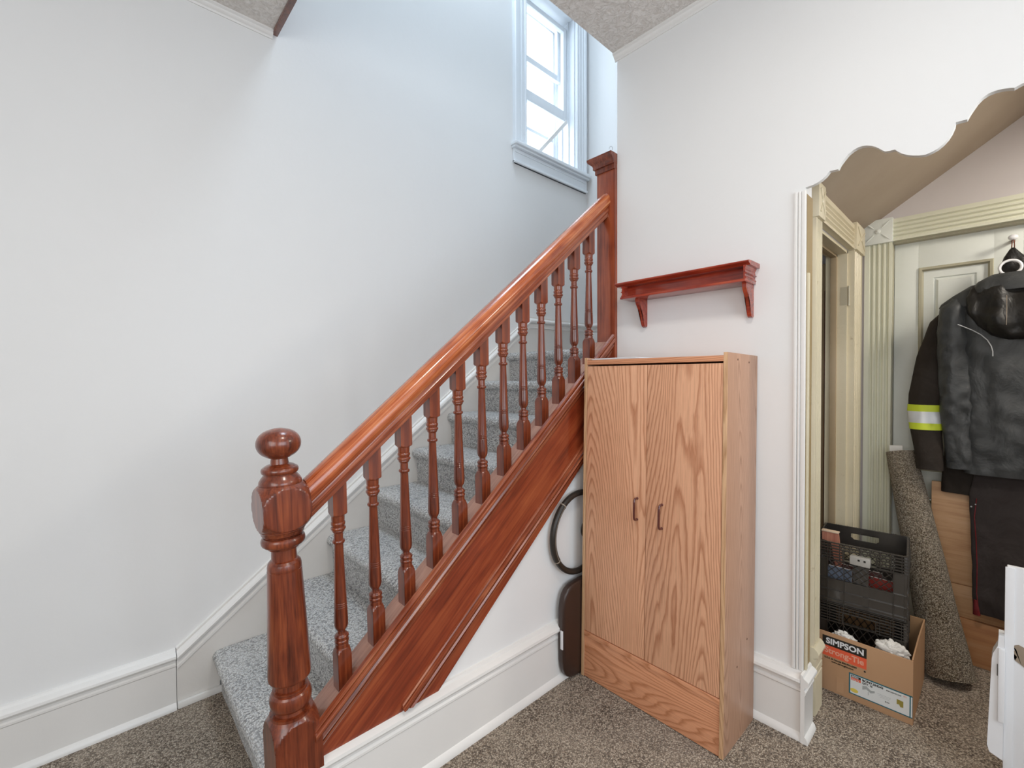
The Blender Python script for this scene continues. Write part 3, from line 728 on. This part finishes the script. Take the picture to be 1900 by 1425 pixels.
# knob hooks on the back door
for z, lab in ((2.178, 'white ceramic coat knob highest on the cream door'), (2.020, 'white ceramic coat knob inside the white ring, above black jacket')):
    o = thing('coat_knob', lab, 'hook', (XD, -2.585, z)); oo = tuple(o.location)
    b = BM(); tube(b, [(XD+.001, -2.585, z), (XD-.075, -2.585, z)], [.009, .006], 10); obj('stem', b, 'bronze', o, oo)
    b = BM(); ball(b, (XD-.082, -2.583, z+.002), .018, .8, 1, .8); obj('knob_head', b, 'white', o, oo)

# ------------------------------------------------------------------ hanging clothes
def sack(bm, rows, fold=.006, nf=9, seed=0, n=44, flatback=.45):
    """rows: (z, yc, hw, xc, depth); closed loft with folds on the surface"""
    rings = []
    # interpolate
    rr = []
    for a, c_ in zip(rows, rows[1:]):
        k = max(2, int(abs(a[0]-c_[0])/.016)+1)
        for i in range(k):
            t = i/k; rr.append(tuple(a[q]+(c_[q]-a[q])*t for q in range(5)))
    rr.append(rows[-1])
    for (z, yc, hw, xc, dp) in rr:
        ring = []
        for j in range(n):
            a = 2*math.pi*j/n; cx = math.cos(a); sy = math.sin(a)
            y = yc+hw*(abs(sy)**.8)*(1 if sy > 0 else -1)
            x = xc-dp*(abs(cx)**.8)*(1 if cx > 0 else -1)*(1 if cx > 0 else flatback)
            f1 = 1.2*noise.noise(Vector((y*nf*1.6, z*nf*.35, seed))) - .9*abs(noise.noise(Vector((y*nf*1.1+z*4, z*nf*1.1-y*4, seed+15)))) + .7*noise.noise(Vector((y*nf*2.2+z*5, z*nf*1.6-y*6, seed+5)))+.35*noise.noise(Vector((y*44, z*30, seed+9)))
            x -= fold*f1*1.7*(1 if cx > -.2 else .2)*min(1, (1-abs(sy))*4+.25)
            y += fold*.5*noise.noise(Vector((z*14, seed, sy*2)))
            ring.append((x, y, z))
        rings.append(ring)
    return loft(bm, rings)
YC = -2.60
# rear long coat with reflective bands
CO = (3.30, YC, .88)
coat = thing('work_coat', 'long black-brown work coat with lime reflective sleeve band under the hooded jacket', 'coat', CO)
b = BM(); sack(b, [(1.93, YC, .06, 3.30, .02), (1.88, YC, .17, 3.30, .03), (1.80, YC, .25, 3.30, .03), (1.5, YC, .24, 3.30, .035), (1.2, YC, .245, 3.295, .035), (.93, YC, .262, 3.29, .038), (.885, YC-.002, .262, 3.29, .036)], .006, 7, 3)
obj('coat_body', b, 'jbrown', coat, CO, 70)
def mir(y): return 2*YC-y
for s in (0, 1):
    rows = [(1.85, -2.385, .035, 3.27, .03), (1.78, -2.345, .055, 3.265, .04), (1.60, -2.305, .066, 3.25, .045), (1.40, -2.285, .075, 3.24, .045), (1.30, -2.272, .066, 3.24, .045), (1.20, -2.284, .062, 3.210, .042), (1.06, -2.300, .054, 3.185, .038), (1.01, -2.303, .053, 3.180, .036)]
    if s: rows = [(z, mir(y), h, x, d_) for z, y, h, x, d_ in rows]
    b = BM(); sack(b, rows, .004, 9, 11+s); slv = obj('sleeve', b, 'jbrown', coat, CO, 70)
    for (za, zb_, mt) in ((1.343, 1.308, 'lime'), (1.308, 1.248, 'silver'), (1.248, 1.214, 'lime')):
        sub = []
        def at(z):
            for a, c_ in zip(rows, rows[1:]):
                if a[0] >= z >= c_[0]:
                    t = (a[0]-z)/(a[0]-c_[0]); return [a[q]+(c_[q]-a[q])*t for q in range(5)]
        r1, r_2 = at(za), at(zb_)
        r1[2] += .003; r_2[2] += .003; r1[4] += .005; r_2[4] += .005
        b = BM(); sack(b, [tuple(r1), tuple(r_2)], .004, 9, 11+s); q = obj('reflective_band' if mt == 'silver' else 'lime_band', b, mt, slv, CO, 70)
# front hooded jacket
JO = (3.22, YC, 1.0)
jk = thing('hooded_jacket', 'charcoal hooded rain jacket hanging back outwards on the cream door', 'jacket', JO)
b = BM(); sack(b, [(1.975, YC, .075, 3.262, .03), (1.955, YC, .12, 3.25, .035), (1.92, YC, .18, 3.24, .045), (1.86, YC, .215, 3.225, .055), (1.78, YC, .205, 3.215, .06), (1.6, YC, .188, 3.21, .06), (1.35, YC, .180, 3.205, .06), (1.15, YC, .176, 3.20, .06), (1.05, YC, .176, 3.20, .058), (1.02, YC, .172, 3.20, .05)], .010, 8, 21, 60)
obj('jacket_body', b, 'jgrey', jk, JO, 75)
b = BM(); sack(b, [(1.05, YC, .1775, 3.20, .0605), (1.012, YC, .174, 3.20, .0575)], .010, 8, 21, 60); obj('hem_band', b, 'jgrey', jk, JO, 70)
for s in (0, 1):
    rows = [(1.885, -2.41, .045, 3.225, .040), (1.84, -2.392, .062, 3.215, .052), (1.72, -2.382, .062, 3.205, .055), (1.5, -2.388, .062, 3.20, .055), (1.3, -2.40, .062, 3.195, .052), (1.12, -2.412, .056, 3.195, .048), (1.035, -2.415, .052, 3.195, .044)]
    if s: rows = [(z, mir(y), h, x, d_) for z, y, h, x, d_ in rows]
    b = BM(); sack(b, rows, .008, 13, 31+s); sl = obj('sleeve', b, 'jgrey', jk, JO, 70)
    r3 = list(rows[-1]); r3[0] = 1.062; r3[2] += .003; r3[4] += .004; r4 = list(rows[-1]); r4[0] = 1.03; r4[2] += .002; r4[4] += .003
    b = BM(); sack(b, [tuple(r3), tuple(r4)], .005, 8, 5); obj('cuff', b, 'jgrey', sl, JO, 70)
# shoulder flap, hood, collar
b = BM(); sack(b, [(1.945, YC, .16, 3.235, .045), (1.90, YC+.0, .222, 3.225, .056), (1.862, YC, .266, 3.222, .060), (1.845, YC, .274, 3.222, .058), (1.835, YC, .268, 3.222, .05)], .004, 8, 41, 60); obj('shoulder_yoke', b, 'jgrey', jk, JO, 70)
b = BM(); sack(b, [(1.93, YC, .155, 3.19, .035), (1.88, YC, .175, 3.175, .05), (1.80, YC, .165, 3.165, .062), (1.74, YC, .135, 3.16, .065), (1.69, YC, .085, 3.165, .055), (1.665, YC, .035, 3.17, .035)], .014, 9, 51, 56, .3); obj('hood', b, 'jdark', jk, JO, 70)
b = BM(); sack(b, [(1.985, YC, .09, 3.225, .05), (1.955, YC, .135, 3.21, .060), (1.925, YC, .15, 3.20, .064), (1.90, YC, .145, 3.195, .062)], .004, 6, 61, 50); obj('collar', b, 'jgrey', jk, JO, 70)
def px(pxx, pyy, X):
    y, z = unproj_x(pxx, pyy, X); return Vector((X, y, z))
pip = [(1777, 602), (1790, 607), (1805, 613), (1820, 621), (1832, 631), (1839, 642), (1842, 652), (1842, 661)]
b = BM(); tube(b, [px(a, c_, 3.135) for a, c_ in pip], .0022, 6); obj('reflective_piping', b, 'silver', jk, JO)
b = BM(); tube(b, [px(1868, 548, 3.10), px(1868, 575, 3.095), px(1867, 603, 3.09)], .0014, 5); obj('hood_seam', b, 'thread', jk, JO)
# black cap bag and white ring on the hook
HO = (3.33, -2.585, 1.97)
bagk = thing('black_drawstring_hood', 'small black fabric hood hanging by its cord from the upper knob', 'hood', HO)
b = BM(); sack(b, [(2.125, -2.583, .006, 3.325, .006), (2.115, -2.583, .013, 3.322, .012), (2.08, -2.586, .034, 3.318, .02), (2.04, -2.588, .046, 3.312, .024), (1.98, -2.590, .058, 3.30, .028), (1.95, -2.59, .066, 3.295, .03)], .004, 14, 71, 36); obj('hood_fabric', b, 'jdark', bagk, HO, 70)
b = BM(); tube(b, [(3.325, -2.578, 2.12), (3.338, -2.580, 2.16), (3.343, -2.583, 2.172)], .0022, 6); tube(b, [(3.325, -2.588, 2.12), (3.338, -2.587, 2.16), (3.343, -2.584, 2.172)], .0022, 6); obj('cord', b, 'redbrown', bagk, HO)
rc = px(1875, 496, 3.262)
b = BM(); tube(b, [rc+Vector((0, .036*math.cos(R(a)), .036*math.sin(R(a))*.95)) for a in range(-60, 238, 9)], .0062, 10)
o = obj('white_plastic_ring', b, 'white', None, tuple(rc)); tag(o, 'white plastic hanger ring hooked round the lower coat knob', 'ring')

# trousers and pine boards leaning on the door
TO = (3.25, -2.60, .30)
tz = thing('work_trousers', 'dark grey work trousers with dark red side seam, hanging below the coats', 'trousers', TO)
b = BM(); sack(b, [(1.0, -2.61, .15, 3.255, .02), (.90, -2.605, .162, 3.25, .025), (.60, -2.605, .150, 3.245, .022), (.31, -2.602, .140, 3.245, .020), (.30, -2.602, .138, 3.245, .018)], .005, 7, 81); obj('trouser_legs', b, 'trous', tz, TO, 70)
b = BM(); tube(b, [px(a, c_, 3.226) for a, c_ in ((1812, 925), (1808, 960), (1811, 1000), (1813, 1050), (1812, 1100), (1816, 1138))], .0022, 6); obj('side_seam', b, 'redst', tz, TO)
b = BM(); sack(b, [(.37, -2.472, .008, 3.238, .016), (.325, -2.474, .011, 3.236, .018), (.296, -2.476, .014, 3.236, .018)], .002, 9, 9); obj('red_hem', b, 'redst', tz, TO)
b = BM(); ball(b, tuple(px(1802, 940, 3.222)), .004); ball(b, tuple(px(1810, 936, 3.222)), .003); obj('rivets', b, 'silver', tz, TO)
PB = (3.34, -2.62, 0)
pb = thing('pine_boards', 'pale pine boards standing on edge against the cream door', 'boards', PB, (0, R(-1.0), 0))
b = BM(); box(b, 3.318, -2.93, .405, 3.340, -2.30, .93, .002); obj('board', b, 'pine', pb, PB)
b = BM(); box(b, 3.314, -2.93, .235, 3.340, -2.32, .402, .002); obj('board', b, 'pine', pb, PB)
b = BM(); box(b, 3.305, -2.93, 0, 3.340, -2.30, .232, .003); obj('board', b, 'pine2', pb, PB)

# ------------------------------------------------------------------ rolled carpet
r0 = Vector((3.045, -2.392, .086)); r1 = Vector((3.272, -2.176, 1.135))
b = BM(); k = 40; ax = (r1-r0).normalized(); e1 = ax.orthogonal().normalized(); e2 = ax.cross(e1); rings = []
for i in range(31):
    t = i/30; p = r0.lerp(r1, t); rr = .093-.028*t
    ring = []
    for j in range(k):
        a = 2*math.pi*j/k
        q = rr*(1+.03*noise.noise(Vector((math.cos(a)*1.5, math.sin(a)*1.5, t*5))))
        ring.append(p+e1*math.cos(a)*q+e2*math.sin(a)*q)
    rings.append(ring)
loft(b, rings)
lo = min(v.co.z for v in b.verts)
for v in b.verts: v.co.z -= lo-.001
RO = (3.045, -2.39, 0)
rl = obj('rolled_carpet', b, 'carpr', None, RO, 60); tag(rl, 'roll of brown flecked carpet leaning in the corner behind the box', 'carpet roll')
b = BM(); pts = []
for i in range(70):
    a = i*.27; q = .008+.0007*i*1.0; pts.append(r1+ax*.001+e1*math.cos(a)*q+e2*math.sin(a)*q)
tube(b, [p-Vector((0, 0, lo)) for p in pts], .0022, 5); obj('roll_end', b, 'thread', rl, RO)
b = BM(); q0 = r1+Vector((-.01, .018, -.03-lo)); 
loft(b, [[q0+Vector((0, -.028, 0)), q0+Vector((0, .028, 0)), q0+Vector((.006, .028, 0)), q0+Vector((.006, -.028, 0))], [q0+Vector((.004, -.026, .066)), q0+Vector((.004, .030, .062)), q0+Vector((.010, .030, .062)), q0+Vector((.010, -.026, .066))]])
obj('backing_flap', b, 'bag', rl, RO)

# ------------------------------------------------------------------ cardboard box
BX0, BX1, BY0, BY1, BH = 2.545, 3.00, -2.304, -1.90, .282
XO = ((BX0+BX1)/2, (BY0+BY1)/2, 0)
cb = thing('cardboard_box', 'open brown cardboard box with black and red printed logo and white label', 'box', XO)
def cbx(name, x0, y0, z0, x1, y1, z1, mat='card'):
    b = BM(); box(b, x0, y0, z0, x1, y1, z1, .0015); return obj(name, b, mat, cb, XO)
fp = cbx('front_panel', BX0, BY0, 0, BX0+.005, BY1, BH-.004)
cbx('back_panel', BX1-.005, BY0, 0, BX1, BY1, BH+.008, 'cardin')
b = BM(); prism(b, [(BX0+.005, 0), (BX1-.005, 0), (BX1-.005, BH+.008), (BX0+.2, BH+.012), (BX0+.005, BH)], 'y', BY0, BY0+.005); obj('side_panel', b, 'card', cb, XO)
cbx('side_panel', BX0+.005, BY1-.005, 0, BX1-.005, BY1, BH)
cbx('bottom_panel', BX0+.005, BY0+.005, 0, BX1-.005, BY1-.005, .005)
b = BM(); b2 = [(BX0+.006, BY0+.005), (BX0+.20, BY0+.005), (BX0+.20, BY0+.012), (BX0+.006, BY0+.007)]
# printed logo, facing the room (-X).  text runs towards -Y
XF = BX0-.0006
def rectx(y0, y1, z0, z1, mat, name, par, off=0):
    b = BM(); box(b, XF-off-.0004, y1, z0, XF-off, y0, z1); return obj(name, b, mat, par, XO)
ly0, ly1 = -1.978, -2.146
rectx(ly0, ly1, .2155, .2605, 'inkb', 'logo_black_panel', fp)
rectx(ly0, ly1, .166, .2155, 'inkr', 'logo_red_panel', fp)
text('SIMPSON', 'paper', fp, XO, .0365, (XF-.001, ly0-.014, .2265), (0, -1, 0), (0, 0, 1), .98, 'logo_lettering', .0013)
text('Strong-Tie', 'pinkink', fp, XO, .037, (XF-.001, ly0-.008, .1815), (0, -1, 0), (0, 0, 1), .95, 'logo_lettering', .0009)
text('U.S.A. & Canada 800-999-5099', 'inkb', fp, XO, .0115, (XF-.0006, ly0-.008, .153), (0, -1, 0), (0, 0, 1), .86, 'print_lettering', .0003)
text('www.strongtie.com', 'inkb', fp, XO, .0115, (XF-.0006, ly0-.036, .141), (0, -1, 0), (0, 0, 1), .92, 'print_lettering', .0003)
b = BM(); ball(b, (XF, ly1+.006, .155), .004, .1, 1, 1, 12, 6); obj('registered_mark', b, 'inkb', fp, XO)
# label
q0, q1 = -2.082, -2.3035
rectx(q0, q1, .030, .126, 'teal', 'label_border', fp)
rectx(q0-.005, q1+.010, .035, .121, 'label', 'label_sheet', fp, .0005)
rectx(q0-.008, q0-.044, .109, .119, 'inkb', 'label_logo', fp, .0009)
rectx(q0-.008, q0-.044, .096, .108, 'inkr', 'label_logo', fp, .0009)
text('SIMPSON', 'label', fp, XO, .0088, (XF-.0017, q0-.011, .1108), (0, -1, 0), (0, 0, 1), .68, 'label_lettering', .0002)
text('Strong-Tie', 'label', fp, XO, .0088, (XF-.0017, q0-.010, .0985), (0, -1, 0), (0, 0, 1), .72, 'label_lettering', .0001)
text('BCPS7.5HDG', 'inkb', fp, XO, .0125, (XF-.0012, q0-.049, .1085), (0, -1, 0), (0, 0, 1), 1.05, 'label_lettering', .0006)
text('QTY. 15', 'inkb', fp, XO, .0105, (XF-.0012, q0-.049, .0965), (0, -1, 0), (0, 0, 1), 1.0, 'label_lettering', .0005)
text('BASE CARPORT POST', 'inkb', fp, XO, .0062, (XF-.0012, q0-.134, .1075), (0, -1, 0), (0, 0, 1), .85, 'label_lettering', .0002)
text('800', 'pinkink', fp, XO, .009, (XF-.0012, q1+.030, .110), (0, -1, 0), (0, 0, 1), .85, 'label_lettering')
for r_ in range(3): rectx(q0-.104-.004*r_, q0-.150+.002*r_, .080-.006*r_, .0808-.006*r_, 'greyink', 'small_print', fp, .0009)
text('B-166', 'inkb', fp, XO, .0062, (XF-.0012, q0-.13, .055), (0, -1, 0), (0, 0, 1), 1, 'label_lettering', .0002)
b = BM(); prism(b, [(q0-.050, .070), (q0-.064, .078), (q0-.080, .068), (q0-.094, .076), (q0-.094, .084), (q0-.080, .080), (q0-.064, .092), (q0-.050, .088)], 'x', XF-.0014, XF-.0009)
box(b, XF-.0014, q0-.0725, .055, XF-.0009, q0-.0705, .070); obj('bracket_picture', b, 'greyink', fp, XO)
b = BM(); ball(b, (XF-.001, q0-.020, .050), .015, .03, 1, .62, 20, 8); obj('yellow_oval', b, 'yellow', fp, XO)
b = BM(); prism(b, [(q1+.052, .068), (q1+.052, .090), (q1+.030, .088), (q1+.030, .062), (q1+.040, .060), (q1+.044, .070)], 'x', XF-.0014, XF-.0009); obj('post_picture', b, 'olive', fp, XO)
rectx(q1+.006, q1+.001, .035, .121, 'label', 'label_edge', fp, .0006)
rectx(-2.034, -2.062, .012, .082, 'card', 'packing_tape', fp, .0002)

# ------------------------------------------------------------------ milk crates
def crate(loc, Wd, Dp, Hh, label, z0=0):
    """front faces -X, local origin at centre of base"""
    cr = thing('milk_crate', label, 'crate', loc, (0, 0, R(5.5)), 'black plastic milk crates stacked in the box')
    org = (0, 0, 0)
    def side(L, cut):
        """lattice wall in local (s, z), returned as bmesh in plane x=0 facing -x; s in [-L/2, L/2]"""
        b = BM(); t = .0045
        def bar(s0, z0_, s1, z1_, wd=.0030, dpt=.0055):
            p0 = Vector((0, s0, z0_)); p1 = Vector((0, s1, z1_)); d = (p1-p0).normalized(); nn = d.cross(Vector((1, 0, 0)))*wd; xx = Vector((dpt, 0, 0))
            loft(b, [[p-nn-xx*.6, p-nn*.5-xx, p+nn*.5-xx, p+nn-xx*.6, p+nn+xx*.3, p-nn+xx*.3] for p in (p0, p1)])
        h = L/2
        # ribs at the top
        gap = (-.062, .062)
        zt = Hh
        for i in range(7):
            z = zt-.004-.0135*i
            if i >= 3 and cut:
                bar(-h, z, gap[0], z); bar(gap[1], z, h, z)
            else: bar(-h, z, h, z, .0034)
        if cut:
            bar(gap[0], zt-.080, gap[1], zt-.080, .003, .012)
            bar(gap[0], zt-.034, gap[0], zt-.080, .0025, .012); bar(gap[1], zt-.034, gap[1], zt-.080, .0025, .012)
        for s in [-h+.016+ (L-.032)*i/8 for i in range(9)]:
            if abs(s) < .05 and cut: bar(s, zt, s, zt-.034, .0018, .008)
            else: bar(s, zt, s, zt-.088, .0018, .008)
        # diamond band
        zb, ztp = Hh*.40, zt-.086; hh_ = ztp-zb
        inn = h-.045; nd = 8; dx = 2*inn/nd
        for i in range(-2, nd+1):
            a0, a1_ = -inn+dx*i, -inn+dx*(i+3)
            for (u0, u1) in ((a0, a1_), (a1_, a0)):
                z_0, z_1 = zb, ztp
                lo_, hi = -inn, inn
                if u0 != u1:
                    s0, s1, q0_, q1_ = u0, u1, z_0, z_1
                    def clip(s0, q0_, s1, q1_):
                        for bound, sg in ((lo_, 1), (hi, -1)):
                            if sg*(s0-bound) < 0 and sg*(s1-bound) < 0: return None
                            if sg*(s0-bound) < 0: tt = (bound-s0)/(s1-s0); s0, q0_ = bound, q0_+(q1_-q0_)*tt
                            elif sg*(s1-bound) < 0: tt = (bound-s1)/(s0-s1); s1, q1_ = bound, q1_+(q0_-q1_)*tt
                        return s0, q0_, s1, q1_
                    c_ = clip(s0, q0_, s1, q1_)
                    if c_ and abs(c_[0]-c_[2]) > 1e-4: bar(c_[0], c_[1], c_[2], c_[3], .0016, .004)
        box(b, 0, -h, zb-.002, .004, -inn, ztp); box(b, 0, inn, zb-.002, .004, h, ztp)
        # solid lower band with ledges
        box(b, .001, -h, .004, .004, h, zb)
        for z in (zb, zb*.55, zb*.18, .004): bar(-h, z, h, z, .0028, .008)
        for s in (-inn, -inn*.15 if False else inn*.48, inn): bar(s, 0, s, zt, .0018, .009)
        return b
    for i, (L, off, ang) in enumerate(((Wd, -Dp/2, 0), (Wd, Dp/2, 180), (Dp, -Wd/2, 90), (Dp, Wd/2, 270))):
        b = side(L, True)
        mt = Matrix.Rotation(R(ang), 4, 'Z') @ Matrix.Translation((off if ang == 0 else -abs(off), 0, 0))
        if ang: mt = Matrix.Rotation(R(ang), 4, 'Z') @ Matrix.Translation((-abs(off), 0, 0))
        bmesh.ops.transform(b, matrix=mt, verts=b.verts[:]); obj('crate_wall', b, 'black', cr, org, 30)
    b = BM()
    for k in range(9):
        y = -Wd/2+Wd*(k+.5)/9; box(b, -Dp/2+.004, y-.006, 0, Dp/2-.004, y+.006, .005)
    for k in range(9):
        x = -Dp/2+Dp*(k+.5)/9; box(b, x-.006, -Wd/2+.004, .001, x+.006, Wd/2-.004, .0045)
    obj('crate_floor', b, 'black', cr, org)
    b = BM()
    for sx in (-1, 1):
        for sy in (-1, 1): b = BM(); box(b, sx*(Dp/2-.004)-.006, sy*(Wd/2-.004)-.006, 0, sx*(Dp/2-.004)+.006, sy*(Wd/2-.004)+.006, Hh, .004); obj('corner_post', b, 'black', cr, org)
    return cr
CX, CY = 2.79, -2.088
crate((CX, CY, .006), .335, .33, .386, 'lower black milk crate standing inside the cardboard box')
uc = crate((CX, CY, .393), .335, .33, .300, 'upper black milk crate holding magazines, stacked on the lower one')
# raised back board with hand hole
b = BM(); t = bmesh.new()
hx = CX+.165
outer = [(CY-.165, .60), (CY+.165, .60), (CY+.165, .765), (CY-.165, .765)]
def rr(y0, y1, z0, z1, r, k=5):
    pts = []
    for cy_, cz_, a0 in ((y1-r, z1-r, 0), (y0+r, z1-r, 90), (y0+r, z0+r, 180), (y1-r, z0+r, 270)):
        for i in range(k+1): a = R(a0+90*i/k); pts.append((cy_+r*math.cos(a), cz_+r*math.sin(a)))
    return pts
ha, hb_, hz0, hz1 = CY-.060, CY+.060, .630, .668; hx = CX+.155
box(b, hx, CY-.163, .585, hx+.006, CY+.163, hz0); box(b, hx, CY-.163, hz1, hx+.006, CY+.163, .694)
box(b, hx, hb_, hz0, hx+.006, CY+.163, hz1); box(b, hx, CY-.163, hz0, hx+.006, ha, hz1)
for (yc_, zc_, sy, sz) in ((hb_, hz1, -1, -1), (ha, hz1, 1, -1), (hb_, hz0, -1, 1), (ha, hz0, 1, 1)):
    pts = [(yc_, zc_)] + [(yc_+sy*(.014-.014*math.sin(R(a))), zc_+sz*(.014-.014*math.cos(R(a)))) for a in range(0, 91, 15)]
    prism(b, pts, 'x', hx, hx+.006)
obj('handle_board', b, 'black', uc, (CX, CY, .393))
# contents
def slab(name, label, cat, x, y, z0, w_, h_, t_, rx, ry, rz, mat, mat2=None, group=None):
    o = thing(name, label, cat, (x, y, z0), (R(rx), R(ry), R(rz)), group)
    b = BM(); box(b, -t_/2, -w_/2, 0, t_/2, w_/2, h_, .001); obj('pages', b, 'paper' if mat2 is None else mat2, o)
    b = BM(); box(b, -t_/2-.001, -w_/2-.001, -.0005, -t_/2, w_/2+.001, h_+.001); obj('cover', b, mat, o)
    return o
M['mag1'] = paint('dark_magazine_cover', (.18, .10, .09), .4, .14, .1, 20, dirt=(.6, .2, .1))
M['mag2'] = paint('red_magazine_cover', (.34, .07, .05), .4, .16, .1, 20, dirt=(.75, .4, .2))
M['mag3'] = paint('blue_grey_cover', (.28, .32, .40), .5, .15, .1, 20)
slab('magazine', 'dark magazine standing in the middle of the upper crate', 'magazine', CX-.095, CY+.01, .40, .195, .165, .012, 0, 6, 0, 'mag1')
slab('magazine', 'red covered magazine leaning at right end of upper crate', 'magazine', CX-.125, CY-.085, .40, .175, .15, .014, 0, 5, 0, 'mag2')
slab('magazine', 'blue-grey booklet leaning at left in the upper crate', 'magazine', CX-.135, CY+.095, .40, .15, .16, .012, 0, 4, 0, 'mag3')
o = thing('power_outlet_strip', 'grey plastic socket plate poking through upper crate hand hole', 'socket', (CX-.15, CY-.01, .565)); oo = tuple(o.location)
b = BM(); box(b, CX-.182, CY-.058, .607, CX-.150, CY+.020, .648, .006); obj('socket_body', b, plain('grey_socket', (.42, .40, .37), .5), o, oo)
b = BM(); box(b, CX-.1835, CY-.020, .630, CX-.180, CY-.012, .638); box(b, CX-.1835, CY-.042, .630, CX-.180, CY-.034, .638); obj('socket_slots', b, 'inkb', o, oo)
b = BM(); box(b, CX-.162, CY-.05, .398, CX-.156, CY+.01, .608); obj('socket_bracket', b, 'black', o, oo)
# reddish wood angle piece on the top left
o = thing('wooden_angle_piece', 'pinkish wooden piece sticking out of upper crate at left', 'wood piece', (CX-.08, CY+.12, .40)); oo = tuple(o.location)
b = BM(); prism(b, [(CY+.068, .56), (CY+.095, .56), (CY+.112, .665), (CY+.150, .670), (CY+.150, .712), (CY+.083, .716)], 'x', CX-.09, CX-.07)
box(b, CX-.088, CY+.07, .40, CX-.072, CY+.094, .562)
obj('angle_board', b, varnish('pink_wood', (.36, .12, .08), (.48, .2, .13), (.6, .3, .2), rough=.5, coat=0), o, oo)
b = BM(); box(b, CX-.095, CY+.080, .7125, CX-.065, CY+.152, .7195, .002); obj('top_cap', b, 'inkcream', o, oo)

# plastic bags in the box
def bag(name, label, c, s, seed):
    b = BM(); t = bmesh.new(); bmesh.ops.create_icosphere(t, subdivisions=5, radius=1)
    for v in t.verts:
        p = v.co.copy(); d = 1+.25*noise.noise(p*1.9+Vector((seed, 0, 0)))+.36*abs(noise.noise(p*2.9+Vector((0, seed, 0))))+.20*abs(noise.noise(p*6.5+Vector((0, 0, seed))))
        v.co = Vector((c[0]+p.x*s[0]*d, c[1]+p.y*s[1]*d, c[2]+p.z*s[2]*d))
    join(b, t); lo_ = min(v.co.z for v in b.verts)
    o = obj(name, b, 'bag', None, (c[0], c[1], lo_), 70); return tag(o, label, 'plastic bag')
bag('plastic_bag', 'crumpled white plastic bag in front right corner of cardboard box', (2.594, -2.228, .262), (.022, .052, .044), 3.1)
bag('plastic_bag', 'small pale plastic bag at front left inside cardboard box', (2.588, -2.055, .245), (.022, .040, .034), 8.2)

# ------------------------------------------------------------------ white chest at the right edge
WO_ = (2.45, -2.85, 0)
ch = thing('white_board', 'chipped white painted board standing at right edge of the passage', 'board', WO_)
b = BM(); box(b, 2.30, -3.10, 0, 2.318, -2.566, .842, .004); cbody = obj('board_panel', b, 'chest', ch, WO_)
b = BM(); box(b, 2.296, -2.585, .02, 2.3005, -2.562, .838, .002); obj('edge_strip', b, 'chest', ch, WO_)
b = BM(); pts = [(-2.583, .578), (-2.570, .570), (-2.578, .560), (-2.569, .548), (-2.580, .536), (-2.575, .522), (-2.590, .512), (-2.605, .500), (-2.625, .495), (-2.70, .50), (-2.70, .56), (-2.62, .572), (-2.60, .572)]
prism(b, [(y-.012, z) for y, z in pts], 'x', 2.2975, 2.3005); obj('chipped_patch', b, 'bare', ch, WO_)
b = BM()
prism(b, [(-2.562, .600), (-2.549, .600), (-2.547, .560), (-2.536, .530), (-2.533, .510), (-2.524, .200), (-2.530, .178), (-2.562, .165)], 'x', 2.285, 2.335)
box(b, 2.275, -2.565, .30, 2.30, -2.548, .555, .004)
lat = obj('plastic_latch', b, 'chest', ch, WO_); lat['label'] = 'moulded white plastic side bracket'
b = BM(); box(b, 2.274, -2.5475, .46, 2.2765, -2.5455, .50); obj('slot', b, 'inkb', lat, WO_)
